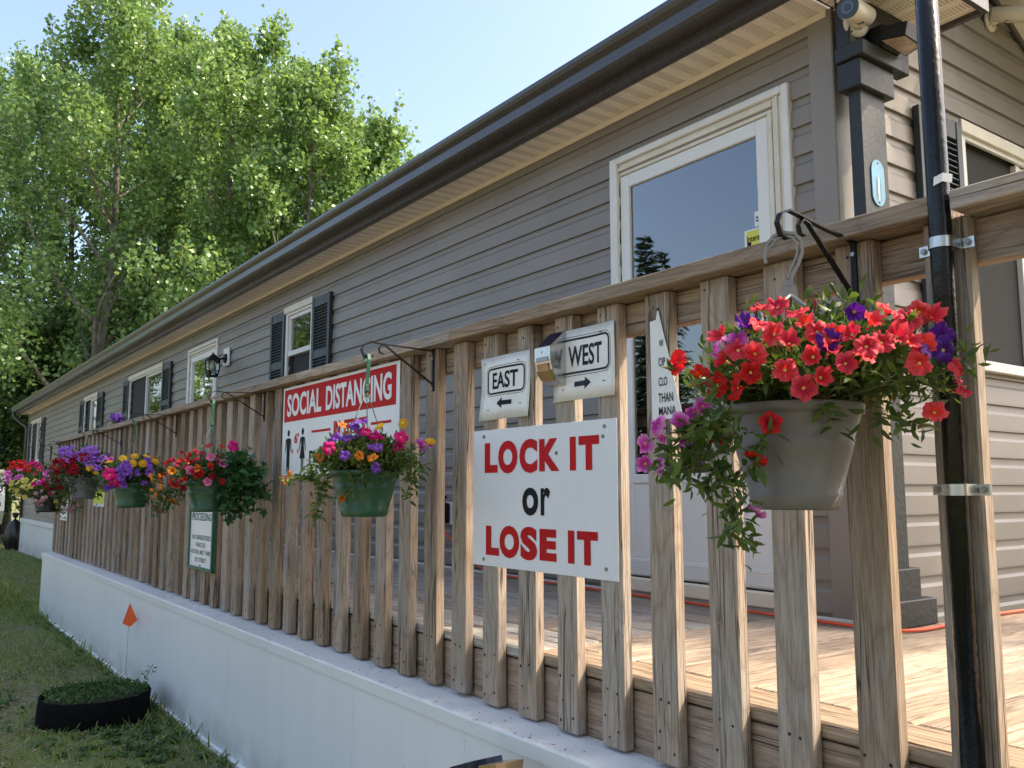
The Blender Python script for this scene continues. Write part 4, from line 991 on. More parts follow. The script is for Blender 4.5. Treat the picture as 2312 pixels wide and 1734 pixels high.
def basket(label, hook, potm, hangm, rim, bot, r, rb, dome, flowers, vines, seed, leafn, leafsz, shape='lance', lm=None, nback=10, hang='wire', shift=0.0):
    """hook = point of the bracket hook, dome = (centre z above rim, horizontal radius, vertical radius)"""
    rng = np.random.default_rng(seed); rg = random.Random(seed); cx, cy, hz = hook
    root = thing('hanging_basket', label, 'flower basket', (cx, cy, bot), 'hanging flower baskets along the railing'); lm = lm or M_leaf
    h = rim-bot; pot = MB()
    pr = [(0.001, bot), (rb*.94, bot), (rb, bot+.006)]
    for t in (.16, .17): pr.append((rb+(r-rb)*t*.86+(.0 if t == .16 else -.0018), bot+h*t))
    pr += [(rb+(r-rb)*.55, bot+h*.55), (rb+(r-rb)*.66, bot+h*.66), (rb+(r-rb)*.67-.0018, bot+h*.672), (r*.97, rim-.022), (r*.975, rim-.020), (r*1.02, rim-.019), (r*1.03, rim-.002), (r*1.02, rim), (r*.965, rim), (r*.945, rim-.03), (.001, rim-.032)]
    pot.lathe(pr, 40, cx, cy); po = pot.build('pot', potm, root)
    s = MB(); s.lathe([(.001, rim-.018), (r*.6, rim-.020), (r*.944, rim-.027)], 24, cx, cy); s.build('soil', M_soil, root)
    hk = MB()
    top = Vector((cx, cy, hz))
    if hang == 'big':      # moulded grey plastic hook with three arms
        U = Vector((.80, .60, 0)); N_ = Vector((-.60, .80, 0))
        def hp(u, w, n=0): return top+U*u+Vector((0, 0, w))+N_*n
        pts = [(-.038, -.052), (-.041, -.036), (-.036, -.014), (-.022, .002), (-.002, .008), (.018, .004), (.030, -.012), (.031, -.034), (.022, -.058), (.010, -.080), (.004, -.100)]
        hk.strip([hp(*q) for q in pts], .010, .006, N_); hk.strip([hp(q[0]*.72-.001, q[1]*.80-.006) for q in pts[2:]], .010, .004, N_)
        for q, q2 in zip(pts[2:-1], pts[3:]): hk.strip([hp(*q), hp(q2[0]*.72-.001, q2[1]*.80-.006)], .006, .002, N_); hk.strip([hp(q[0]*.72-.001, q[1]*.80-.006), hp(*q2)], .006, .002, N_)
        pl_ = [(-.016, -.128), (.020, -.128), (.018, -.105), (.008, -.088), (-.006, -.088), (-.014, -.105)]; hk.add([hp(u, w, -.004) for u, w in pl_]+[hp(u, w, .004) for u, w in pl_], [(0, 1, 2, 3, 4, 5), (11, 10, 9, 8, 7, 6)]+[(k, k+6, (k+1) % 6+6, (k+1) % 6) for k in range(6)])
        for k in range(3):
            a = 2.2+k*2.094; e = Vector((cx+r*math.cos(a), cy+r*math.sin(a), rim)); q = Vector((cx+.007, cy, hz-.12))
            mid = q.lerp(e, .18)+Vector((.020*math.cos(a), .020*math.sin(a), .004)); hk.tube([q, mid, q.lerp(e, .55)+Vector((.012*math.cos(a), .012*math.sin(a), 0)), e+Vector((0, 0, -.01))], [.0045, .0042, .0034, .0034], 6)
    else:
        pts = [(cx-.020, cy, hz-.018), (cx-.022, cy, hz-.002), (cx-.008, cy, hz+.010), (cx+.010, cy, hz+.006), (cx+.014, cy, hz-.012), (cx+.010, cy, hz-.045), (cx+.004, cy, hz-.075), (cx, cy, hz-.105)]
        hk.strip(pts, .012, .007, (0, 1, 0)); q = Vector((cx, cy, hz-.10)); hk.box(cx-.007, cx+.007, cy-.007, cy+.007, hz-.125, hz-.10, 0, .002)
        for k in range(3):
            a = .5+k*2.094; e = Vector((cx+r*math.cos(a), cy+r*math.sin(a), rim)); hk.tube([q+Vector((0, 0, -.02)), e+Vector((0, 0, -.008))], .0018, 5)
    hk.build('hanger', hangm, root)
    # leafy dome
    dz, rh, rv = dome; c = np.array([cx, cy, rim+dz])+RGT*shift; P = []; D = []; S = []; SM = MB()
    nst = int(leafn/16)
    for i in range(nst):
        az = rng.uniform(0, 2*math.pi); el = math.asin(rng.uniform(-.35, 1)); u = np.array([math.cos(az)*math.cos(el), math.sin(az)*math.cos(el), math.sin(el)])
        L = rng.uniform(.62, 1.0)
        tip = c+u*np.array([rh, rh, rv])*L; a0 = np.array([cx+r*.8*u[0]*rng.random(), cy+r*.8*u[1]*rng.random(), rim-.015])
        mid = (a0+tip)/2+np.array([0, 0, .03])+rng.normal(size=3)*.012
        if i % 2 == 0: SM.tube([a0, mid, tip], [.0019, .0016, .001], 3, 0, False)
        for t in np.linspace(.28, 1.03, 16):
            p = (1-t)**2*a0+2*t*(1-t)*mid+t*t*tip; d = (tip-a0); d = d/np.linalg.norm(d)
            P.append(p+rng.normal(size=3)*.006); D.append(d*.45+rng.normal(size=3)*.75+np.array([0, 0, .15])); S.append(leafsz*rng.uniform(.55, 1.2)*(1 if t > .5 else .8))
    vp = []
    for vl in vines:                        # trailing shoots measured as (px, py) lists
        kind, den, rad_, pts = vl; W3 = []
        toC = c-np.array([0, 0, dz]); dist = toC@FWD
        for (px_, py_) in pts:
            d = ray((px_, py_)); W3.append(d*((dist-r*1.06)/(d@FWD)))
        W3 = np.array(W3); SM.tube([tuple(q) for q in W3], .0016, 4, 0, False); vp.append((kind, W3))
        for a, b in zip(W3[:-1], W3[1:]):
            n = max(3, int(np.linalg.norm(b-a)*den))
            for t in rng.random(n):
                q = a+(b-a)*t+rng.normal(size=3)*rad_; dd = (b-a)/np.linalg.norm(b-a)*.4+rng.normal(size=3)*.8
                if kind == 'ivy': vp.append((q, dd))
                else: P.append(q); D.append(dd); S.append(leafsz*rng.uniform(.6, 1.3))
    V, F = leaves(np.array(P), np.array(D), np.array(S), shape, rng)
    fo = stuff(link('foliage', tri_mesh('foliage', V, F, lm), root))
    SM.build('stems', M_stem, root)
    iv = [q for q in vp if not isinstance(q[0], str)]
    if iv:
        V, F = leaves(np.array([q[0] for q in iv]), np.array([q[1] for q in iv]), rng.uniform(.028, .058, len(iv)), 'ivy', rng, .5); stuff(link('ivy', tri_mesh('ivy', V, F, M_ivy), root))
    dn = int(leafn*.05); Pd = c+rng.uniform(-1, 1, size=(dn, 3))*np.array([rh*.55, rh*.55, .03])-np.array([0, 0, dz*.4]); V, F = leaves(Pd, rng.normal(size=(dn, 3)), rng.uniform(.5, 1, dn)*leafsz, shape, rng); stuff(link('dry_leaves', tri_mesh('dry_leaves', V, F, M_dry), root))
    # blooms
    rad = (rh, rh, rv)
    def bloom(p, out, col, size):
        d = Vector(out).normalized(); q = d.to_track_quat('Z', 'Y'); o = link('flower', rg.choice(FM[col]), root, Vector(p)); o.rotation_mode = 'QUATERNION'
        o.rotation_quaternion = q @ Matrix.Rotation(rg.uniform(0, 6.28), 4, 'Z').to_quaternion(); k = size*rg.uniform(.88, 1.12); o.scale = (k, k, k*rg.uniform(.85, 1.1))
    for f in flowers:
        col, size, pts = f
        for px in pts:
            p = ell_hit(px, c, rad); out = (p-c)/np.array(rad)**1.2; out = out/max(1e-6, np.linalg.norm(out)); tocam = -p/np.linalg.norm(p)
            bloom(p+out*.004, out*.8+tocam*.22+rng.normal(size=3)*.42+np.array([0, 0, .20]), col, size*.5)
    bud = BUDS; wl_ = [f for f in flowers][0]
    for k in range(int(leafn/170)):
        az = rng.uniform(0, 6.28); el = rng.uniform(-.2, 1.2); u = np.array([math.cos(az)*math.cos(el), math.sin(az)*math.cos(el), math.sin(el)]); o = link('bud', bud[k % 2], root, Vector(c+u*np.array(rad)*rng.uniform(.92, 1.06))); o.rotation_mode = 'QUATERNION'
        o.rotation_quaternion = Vector(u+rng.normal(size=3)*.5).to_track_quat('Z', 'Y'); q_ = leafsz*rng.uniform(.35, .6); o.scale = (q_, q_, q_)
    cols = [f[0] for f in flowers]
    for _ in range(nback):                    # blooms on the far side
        az = rng.uniform(-.6, 2.2); el = rng.uniform(.0, 1.0); u = np.array([-math.sin(az)*math.cos(el)*.6, abs(math.cos(az))*math.cos(el), math.sin(el)]); p = c+u*np.array(rad)
        bloom(p, u+rng.normal(size=3)*.3, rg.choice(cols), flowers[0][1]*.5)
    return root
cc3 = lambda L: [(1400+x/2.765, 650+y/2.765) for x, y in L]
cc8 = lambda L: [(600+x/4.74, 850+y/4.74) for x, y in L]
cc7 = lambda L: [(300+x/5.53, 900+y/5.53) for x, y in L]
cc6 = lambda L: [(x/5.53, 900+y/5.53) for x, y in L]
def rnd(n, x0, x1, y0, y1, seed):
    rg = random.Random(seed); return [(rg.uniform(x0, x1), rg.uniform(y0, y1)) for _ in range(n)]
basket('hanging basket of coral red petunias in a light grey pot', (-1.039, 1.415, .496), M_potgrey, M_hgrey, .160, -.037, .128, .080, (.055, .245, .155),
    [('coral', .044, cc3([(890, 130), (985, 120), (1110, 165), (1160, 225), (960, 290), (1230, 280), (1350, 300), (1440, 290), (1535, 365), (1570, 215), (1660, 145), (1790, 195), (1860, 160), (1945, 185), (1720, 300), (1800, 335), (1885, 360), (1630, 340), (1520, 425), (1410, 470), (1260, 555), (1150, 620), (1060, 340), (1030, 510), (840, 420), (635, 305), (745, 385), (650, 455), (2080, 480), (2115, 615), (1955, 765), (1865, 465), (880, 235), (1310, 385), (1200, 430)])),
     ('red', .046, cc3([(350, 470), (505, 550), (605, 600), (820, 530), (730, 620), (945, 835), (630, 905), (850, 1050)])),
     ('mag', .038, cc3([(610, 400), (740, 320), (680, 350), (240, 850), (160, 970), (165, 1090), (255, 1100), (385, 830), (525, 735), (465, 775), (280, 930), (410, 945), (850, 1390)])),
     ('pur', .048, cc3([(1460, 160), (2000, 310), (2020, 390), (800, 235), (1300, 330)])), ('lil', .03, cc3([(1910, 395)]))],
    [('l', 700, .014, cc3([(720, 780), (540, 850), (360, 960), (260, 1040), (330, 1120)])), ('l', 800, .014, cc3([(640, 820), (520, 980), (420, 1120), (440, 1200)])), ('l', 420, .012, cc3([(720, 900), (660, 1050), (690, 1200), (720, 1330), (720, 1430), (780, 1530), (840, 1590)])),
     ('l', 420, .012, cc3([(700, 1330), (700, 1440), (740, 1560), (770, 1640)])), ('l', 500, .012, cc3([(900, 900), (860, 1060), (780, 1150), (690, 1220)])), ('l', 260, .010, cc3([(640, 740), (480, 640), (400, 520)])), ('l', 450, .012, cc3([(1250, 720), (1290, 800), (1330, 830)])),
     ('l', 500, .014, cc3([(1900, 500), (2080, 520), (2140, 480), (2200, 370)])), ('l', 700, .02, cc3([(1600, 800), (1750, 830), (1880, 850)])), ('l', 300, .010, cc3([(560, 1000), (600, 1200), (530, 1340)]))], 21, 5200, .032, hang='big', shift=.055)
basket('hanging basket of magenta, violet and yellow blooms in a green pot before the distancing sign', (-2.785, 1.376, .470), M_potgreen, M_hgreen, .067, -.092, .118, .080, (.025, .185, .110),
    [('vio', .040, cc8([(755, 660), (870, 660), (960, 640), (850, 840), (1110, 770), (1195, 755), (1030, 490), (960, 540), (690, 720), (1185, 970)])), ('hot', .050, cc8([(1065, 590), (1195, 665), (1410, 770), (1445, 645), (690, 770), (1150, 630)])),
     ('mag', .055, cc8([(1650, 745), (1715, 720)])), ('yel', .042, cc8([(1215, 550), (1465, 515), (1750, 705)])), ('ora', .034, cc8([(825, 530), (1145, 870), (1005, 850), (260, 1055), (210, 1120), (520, 1465), (820, 1290), (580, 870)]))],
    [('l', 420, .014, cc8([(640, 850), (540, 900), (480, 1000)])), ('l', 500, .012, cc8([(520, 960), (400, 1120), (280, 1090), (220, 1090)])), ('l', 420, .012, cc8([(600, 1000), (560, 1200), (580, 1360), (510, 1470), (600, 1540)])), ('l', 500, .012, cc8([(1480, 950), (1600, 1080), (1560, 1160), (1480, 1290)])),
     ('l', 260, .010, cc8([(900, 1010), (940, 1150), (900, 1240), (830, 1290)])), ('l', 300, .010, cc8([(960, 1080), (1120, 1130)])), ('l', 700, .014, cc8([(480, 1040), (560, 1150), (640, 1250)])), ('l', 700, .014, cc8([(1380, 880), (1560, 860), (1650, 1000)]))], 22, 4600, .030, 'lance', M_leaf)
basket('hanging basket of small red blooms with trailing ivy in a green pot', (-4.554, 1.374, .455), M_potgreen, M_hgreen, .045, -.112, .120, .083, (.035, .235, .125),
    [('crim', .036, cc7([(610, 690), (780, 670), (710, 712), (845, 690), (950, 590), (1110, 605), (600, 770), (740, 800), (790, 760), (500, 760), (440, 800), (650, 850), (975, 865), (1080, 800), (860, 950), (800, 950), (590, 1015), (520, 1060), (460, 1065), (640, 1110), (480, 1130), (1110, 1030), (990, 970), (410, 955), (1310, 740), (1465, 770), (1380, 790), (280, 1350), (350, 1380), (1030, 725), (340, 1020), (560, 820), (690, 760), (760, 900)])),
     ('red', .034, cc7([(700, 800), (850, 930), (640, 1000), (560, 1080), (970, 840), (480, 1010)])), ('pink', .058, cc7([(720, 895), (980, 745), (930, 1040), (1120, 815)])), ('ora', .050, cc7([(820, 870), (500, 900), (350, 975), (340, 1105), (420, 1235), (270, 1175), (240, 985), (520, 1295)])), ('hot', .06, cc7([(1265, 595)]))],
    [('ivy', 380, .03, cc7([(1150, 780), (1350, 950), (1450, 1150), (1430, 1300), (1400, 1400)])), ('ivy', 340, .03, cc7([(1250, 800), (1480, 950), (1560, 1100), (1620, 1190)])), ('ivy', 340, .028, cc7([(1200, 950), (1260, 1150), (1200, 1300), (1150, 1390)])), ('ivy', 340, .03, cc7([(1250, 950), (1330, 1150), (1330, 1280), (1250, 1370)])), ('ivy', 300, .03, cc7([(1130, 760), (1300, 740), (1420, 800), (1500, 950)])),
     ('l', 600, .02, cc7([(600, 1050), (420, 1150), (320, 1250), (290, 1370)])), ('l', 500, .02, cc7([(600, 1120), (480, 1250), (400, 1370)])), ('l', 400, .016, cc7([(300, 1000), (240, 1000)]))], 23, 2200, .032, 'lance', M_leaf2)
basket('hanging basket of violet petunias and golden marigolds in a green pot', (-6.271, 1.378, .457), M_potgreen, M_hgreen, .045, -.118, .128, .090, (.05, .245, .15),
    [('vio', .058, cc6([(1480, 860), (1610, 870), (1500, 920), (1570, 915), (1520, 985), (1560, 1075), (1430, 1095), (1800, 1060), (1850, 770), (1860, 830), (1870, 920), (1350, 1110), (1560, 810), (1240, 870), (1700, 930), (1640, 960)])), ('yel', .060, cc6([(1540, 755), (1660, 810), (1680, 725), (1830, 730), (1780, 815), (1930, 790), (1370, 800), (1290, 795)])), ('hot', .08, cc6([(1365, 940), (1420, 1025)])), ('mag', .05, cc6([(1330, 760), (1390, 770)]))],
    [('l', 500, .02, cc6([(1350, 1000), (1260, 1120), (1240, 1220)])), ('l', 400, .02, cc6([(1850, 1050), (1900, 1180), (1850, 1290)])), ('l', 400, .02, cc6([(1800, 1100), (1820, 1230)]))], 24, 2000, .038, 'lance', M_leaf2)
basket('hanging basket of lilac and crimson petunias in a charcoal grey pot', (-7.985, 1.376, .440), M_potgrey2, M_hgrey, .100, -.076, .126, .088, (.085, .270, .175),
    [('lil', .060, cc6(rnd(30, 760, 1220, 610, 790, 1)+rnd(10, 1000, 1180, 740, 860, 2)+rnd(5, 1250, 1400, 720, 780, 3))), ('crim', .062, cc6(rnd(24, 640, 960, 760, 930, 4)+rnd(8, 940, 1090, 715, 760, 5)+rnd(8, 560, 800, 950, 1150, 6))), ('yel', .06, cc6([(1110, 870), (1190, 925), (1150, 850)]))],
    [('l', 400, .03, cc6([(950, 950), (880, 1100), (820, 1200)])), ('l', 400, .03, cc6([(1150, 950), (1230, 1100), (1210, 1180)])), ('l', 500, .035, cc6([(750, 900), (680, 1050), (700, 1180)]))], 25, 2000, .042, 'lance', M_leaf2)
basket('hanging basket of lemon and small pink blooms in a low black pot', (-9.75, 1.367, .425), M_potbrown, M_iron, -.065, -.218, .135, .105, (.07, .30, .20),
    [('lem', .055, cc6(rnd(20, 120, 430, 1010, 1240, 7)+[(205, 1325), (720, 1330), (700, 1280), (390, 1095)])), ('pale', .036, cc6(rnd(16, 430, 660, 1130, 1340, 8)+rnd(12, 750, 990, 1320, 1410, 9))), ('hot', .06, cc6([(540, 1060), (560, 1010), (430, 1080), (640, 1180)])), ('mag', .05, cc6(rnd(6, 420, 700, 880, 1060, 10)))],
    [('l', 400, .03, cc6([(300, 1050), (180, 1150), (190, 1280)])), ('l', 400, .03, cc6([(700, 1200), (800, 1320), (850, 1420)])), ('l', 400, .03, cc6([(750, 1200), (900, 1300), (970, 1350)])), ('l', 400, .03, cc6([(500, 1200), (540, 1320)]))], 26, 2000, .045, 'lance', M_leaf)
basket('hanging basket of scarlet and pink petunias on the end bracket', (-11.19, 1.388, .450), M_potbrown, M_iron, .06, -.09, .128, .09, (.05, .33, .20),
    [('red', .075, cc6(rnd(12, 120, 350, 790, 890, 11))), ('hot', .075, cc6([(440, 830), (430, 950), (400, 800), (360, 810), (500, 880), (560, 930)])), ('mag', .07, cc6(rnd(10, 90, 330, 850, 1060, 12)))],
    [('l', 350, .03, cc6([(200, 950), (90, 1000), (20, 1080)])), ('l', 350, .03, cc6([(180, 1000), (60, 1100), (10, 1150)])), ('l', 350, .03, cc6([(300, 1000), (330, 1150)]))], 27, 1800, .05, 'lance', M_leaf)

# brackets
BR = [(-1.039, 'black iron plant bracket holding the grey pot of coral petunias'), (-2.785, 'black iron plant bracket beside the distancing sign'), (-4.554, 'black iron plant bracket over the ivy basket'), (-6.271, 'black iron plant bracket over the violet and marigold basket'),
      (-7.985, 'black iron plant bracket over the lilac and crimson basket'), (-9.75, 'black iron plant bracket over the lemon-flowered basket'), (-11.19, 'black iron plant bracket at the far end of the railing')]
HK = [(1.415, .496), (1.376, .470), (1.374, .455), (1.378, .457), (1.376, .440), (1.367, .425), (1.388, .450)]
for (x, lab), (hy, hz) in zip(BR, HK):
    root = thing('plant_bracket', lab, 'bracket', (x, 1.649, .37), 'iron plant brackets'); zt = .515 if x < -2 else .525
    dh = hz-.496+.0
    a = MB(); ztip = hz+.052
    pts = [(x, 1.646, zt), (x, 1.55, zt+(ztip-zt)*.42), (x, hy+.045, ztip), (x, hy+.012, ztip+.004), (x, hy-.014, ztip-.008), (x, hy-.024, ztip-.028), (x, hy-.014, ztip-.050), (x, hy+.004, hz-.004), (x, hy+.022, hz+.006)]
    a.strip(pts, .012, .004, (1, 0, 0)); a.build('arm', M_iron, root)
    b = MB(); ys = hy+.075; zs = zt+(ztip-zt)*.78-.006
    pts = [(x, 1.644, zt-.125), (x, (1.644+ys)/2, (zt-.125+zs)/2), (x, ys, zs), (x, ys-.018, zs+.004), (x, ys-.030, zs-.010), (x, ys-.026, zs-.026), (x, ys-.012, zs-.028)]
    b.strip(pts, .011, .004, (1, 0, 0)); b.build('brace', M_iron, root)
    p = MB(); p.box(x-.007, x+.007, 1.6435, 1.6492, zt-.150, zt+.006, 0, .001); p.build('plate', M_iron, root)
    for zz in (zt-.028, zt-.142):
        s = MB(); s.disc((x, 1.6433, zz), .0048, (0, -1, 0), 10, 0, .0022); s.build('screw', M_screw, root)

# purple petunias in a small pot standing on the deck-side rail
root = thing('rail_planter', 'small grey planter of purple petunias hooked over the far part of the railing', 'planter', (-8.95, 1.80, .44))
mb = MB(); mb.lathe([(.001, .44), (.06, .44), (.075, .57), (.08, .575), (.07, .575), (.06, .56), (.001, .56)], 20, -8.95, 1.83); mb.strip([(-8.95, 1.755, .54), (-8.95, 1.75, .575), (-8.95, 1.66, .578), (-8.95, 1.598, .572), (-8.95, 1.596, .50)], .03, .003, (1, 0, 0)); mb.build('pot', M_potgrey2, root)
rg_ = np.random.default_rng(31); n = 300; P = np.array([-8.95, 1.83, .60])+rg_.normal(size=(n, 3))*np.array([.085, .06, .035]); V, F = leaves(P, rg_.normal(size=(n, 3)), rg_.uniform(.02, .05, n), 'lance', rg_); stuff(link('foliage', tri_mesh('foliage', V, F, M_leaf), root))
for dx, dz_, cl_ in ((-.20, .72, 'vio'), (-.10, .70, 'vio'), (-.02, .705, 'vio'), (.02, .67, 'pur'), (.12, .66, 'vio'), (.16, .655, 'pur'), (-.14, .69, 'lil'), (.05, .70, 'lil')):
    o = link('flower', FM[cl_][0], root, (-8.95+dx, 1.80, dz_-.005)); o.rotation_euler = (R(70), R(random.uniform(-30, 30)), R(random.uniform(30, 80))); o.scale = (.034,)*3

# ================================================================== SIGNS
def pl(Y): return lambda u, w: (u, Y, w)
def arc_frame(mb, x0, x1, z0, z1, r, t, Y, mi=0):
    """rounded rectangular outline"""
    o = []; i_ = []
    for (cx_, cz_, a0) in ((x1-r, z1-r, 0), (x0+r, z1-r, 90), (x0+r, z0+r, 180), (x1-r, z0+r, 270)):
        for k in range(7):
            a = R(a0+15*k); o.append((cx_+r*math.cos(a), cz_+r*math.sin(a))); i_.append((cx_+(r-t)*math.cos(a), cz_+(r-t)*math.sin(a)))
    def sub(L):
        out = []
        for q, q2 in zip(L, L[1:]+L[:1]):
            m_ = max(1, int(math.hypot(q2[0]-q[0], q2[1]-q[1])/.012)); m_ = m_ if m_ < 3 else 14
            out += [(q[0]+(q2[0]-q[0])*k/m_, q[1]+(q2[1]-q[1])*k/m_) for k in range(m_)]
        return out
    o = sub(o); i_ = sub(i_)
    n = len(o); mb.add([(p[0], Y, p[1]) for p in o]+[(p[0], Y, p[1]) for p in i_], [(k, (k+1) % n, n+(k+1) % n, n+k) for k in range(n)], mi)
def poly(mb, pts, Y, mi=0): mb.add([(p[0], Y, p[1]) for p in pts], [tuple(range(len(pts)))], mi)

# LOCK IT or LOSE IT ------------------------------------------------
YS = 1.6462
lock = thing('lock_it_sign', 'white board reading LOCK IT or LOSE IT in red and black screwed to the balusters', 'sign', (-2.146, YS, -.249))
mb = MB(); mb.box(-2.507, -1.785, YS, YS+.0035, -.249, .199, 0, .001); mb.build('board', M_sign, lock)
def u_lock(px, py, top):          # crop pixel to board coordinates
    s = (1000+px/3.6867, 700+py/3.6867) if top else (1000+px/2.8402, 1150+py/2.8402); q = on_y(s, YS); return q[0], q[2]
OFF = .060
z1_, z0_ = .155, .056; tx = MB()
for ch, a, b in (('L', 350, 457), ('O', 462, 622), ('C', 638, 787), ('K', 803, 972), ('I', 1058, 1108), ('T', 1132, 1303)):
    if ch == 'I': tx.build('red_lettering', M_red, lock); tx = MB()
    x0 = u_lock(a, 1230, True)[0]; x1 = u_lock(b, 1230, True)[0]; e = .004 if ch in 'OC' else 0
    if ch == 'I': tx.add([(x0, YS-.0012, z0_), (x1, YS-.0012, z0_), (x1, YS-.0012, z1_), (x0, YS-.0012, z1_)], [(0, 1, 2, 3)])
    else: put_text(tx, ch, x0, x1, z0_-e, z1_+e, pl(YS-.0012), OFF)
tx.build('red_lettering', M_red, lock); tx = MB()
z1_, z0_ = -.118, -.213
for ch, a, b in (('L', 277, 361), ('O', 364, 490), ('S', 498, 606), ('E', 621, 729), ('I', 803, 844), ('T', 861, 995)):
    if ch == 'I': tx.build('red_lettering', M_red, lock); tx = MB()
    x0 = u_lock(a, 190, False)[0]; x1 = u_lock(b, 190, False)[0]; e = .004 if ch in 'OS' else 0
    if ch == 'I': tx.add([(x0, YS-.0012, z0_), (x1, YS-.0012, z0_), (x1, YS-.0012, z1_), (x0, YS-.0012, z1_)], [(0, 1, 2, 3)])
    else: put_text(tx, ch, x0, x1, z0_-e, z1_+e, pl(YS-.0012), OFF)
tx.build('red_lettering', M_red, lock)
tx = MB(); xa = u_lock(662, 1560, True)[0]; xb = u_lock(795, 1560, True)[0]; xc = u_lock(815, 1560, True)[0]; xd = u_lock(895, 1560, True)[0]
zo0 = -.078; zo1 = .005
put_text(tx, 'o', xa, xb, zo0-.002, zo1+.002, pl(YS-.0012), .03); put_text(tx, 'r', xc, xd, zo0, zo1+.001, pl(YS-.0012), .03); tx.build('black_lettering', M_black, lock)
for x, z in ((-2.440, .178), (-1.835, .178), (-2.440, -.228), (-1.835, -.218), (-2.052, .110), (-1.842, .150)):
    s = MB(); s.disc((x, YS-.0003, z), .006, (0, -1, 0), 10, 0, .0022); s.disc((x, YS-.0025, z), .0038, (0, -1, 0), 6, 0, .002); s.build('screw', M_screw, lock)

# SOCIAL DISTANCING -------------------------------------------------
soc = thing('social_distancing_sign', 'wide red and white SOCIAL DISTANCING IN EFFECT sign behind a hanging basket', 'sign', (-3.66, YS, .07))
X0, X1, Z0_, Z1_ = -4.275, -3.041, .070, .513
mb = MB(); mb.box(X0, X1, YS, YS+.003, Z0_, Z1_, 0, .0008); mb.build('board', M_sign, soc)
mb = MB(); mb.box(X0+.018, X1-.028, YS-.0008, YS-.0002, .338, .500); mb.build('red_banner', M_red, soc)
tx = MB(); put_text(tx, 'SOCIAL', -4.215, -3.795, .362, .476, pl(YS-.0022), .030); put_text(tx, 'DISTANCING', -3.745, -3.105, .362, .476, pl(YS-.0022), .030); tx.build('white_lettering', M_sign, soc)
tx = MB(); put_text(tx, 'IN', -3.655, -3.585, .240, .308, pl(YS-.0012), .045); put_text(tx, 'EFFECT', -3.545, -3.325, .240, .308, pl(YS-.0012), .045)
tx.build('red_lettering', M_red, soc); tx = MB(); put_text(tx, "6'", -4.115, -4.060, .226, .276, pl(YS-.0012), .035)
tx.build('red_lettering', M_red, soc)
for a, b in ((-3.905, -3.690), (-3.285, -3.105)):
    tx = MB(); poly(tx, [(a, .268), (b, .268), (b, .279), (a, .279)], YS-.0012); tx.build('rule_line', M_red, soc)
for q in ([(-4.145, .188), (-4.128, .173), (-4.128, .203)], [(-4.055, .188), (-4.072, .173), (-4.072, .203)]): tx = MB(); poly(tx, q, YS-.0012); tx.build('arrow', M_red, soc)
tx = MB(); put_text(tx, 'PLEASE', -3.925, -3.62, .128, .185, pl(YS-.0012), .045)
for cx_, dress in ((-4.190, False), (-4.010, True)):
    poly(tx, [(cx_+.0145*math.cos(R(a)), .281+.017*math.sin(R(a))) for a in range(0, 360, 24)], YS-.0012)
    if not dress:
        poly(tx, [(cx_-.024, .255), (cx_+.024, .255), (cx_+.020, .190), (cx_+.018, .110), (cx_-.018, .110), (cx_-.020, .190)], YS-.0012)
        for s in (-1, 1):
            poly(tx, [(cx_+s*.025, .254), (cx_+s*.034, .245), (cx_+s*.040, .186), (cx_+s*.033, .186), (cx_+s*.0255, .235)][::s], YS-.0012); poly(tx, [(cx_+s*.002, .1095), (cx_+s*.017, .1095), (cx_+s*.014, .082), (cx_+s*.005, .082)][::s], YS-.0012)
    else:
        poly(tx, [(cx_-.020, .255), (cx_+.020, .255), (cx_+.015, .215), (cx_+.032, .150), (cx_-.032, .150), (cx_-.015, .215)], YS-.0012)
        for s in (-1, 1):
            poly(tx, [(cx_+s*.021, .254), (cx_+s*.031, .245), (cx_+s*.041, .190), (cx_+s*.034, .188), (cx_+s*.0215, .235)][::s], YS-.0012); poly(tx, [(cx_+s*.003, .1495), (cx_+s*.014, .1495), (cx_+s*.012, .082), (cx_+s*.004, .082)][::s], YS-.0012)
tx.build('black_lettering', M_black, soc)

# EAST / WEST laminated sheets --------------------------------------
def curved_sheet(x0, x1, z0, z1, Y, curl, nx=10, nz=6, seed=0):
    rg = random.Random(seed); mb = MB(); vs = []
    def yy(u, w): return Y-curl*(.010*abs(u-.5)**1.5*math.sin(w*3+seed)+.006*(1-w)**2*(.4+u)+.002*math.sin(u*9+seed))
    for j in range(nz+1):
        for i in range(nx+1): u, w = i/nx, j/nz; vs.append((x0+(x1-x0)*u+(.0 if w > .5 else -.010*(1-u)*(.5-w)*2), yy(u, w), z0+(z1-z0)*w))
    n = len(vs); f = [(j*(nx+1)+i, j*(nx+1)+i+1, (j+1)*(nx+1)+i+1, (j+1)*(nx+1)+i) for j in range(nz) for i in range(nx)]
    mb.add(vs, f, 0, True)
    return mb, lambda a, c: (a-(0 if (c-z0)/(z1-z0) > .5 else .010*(1-(a-x0)/(x1-x0))*(.5-(c-z0)/(z1-z0))*2), yy((a-x0)/(x1-x0), (c-z0)/(z1-z0))-.0012, c)
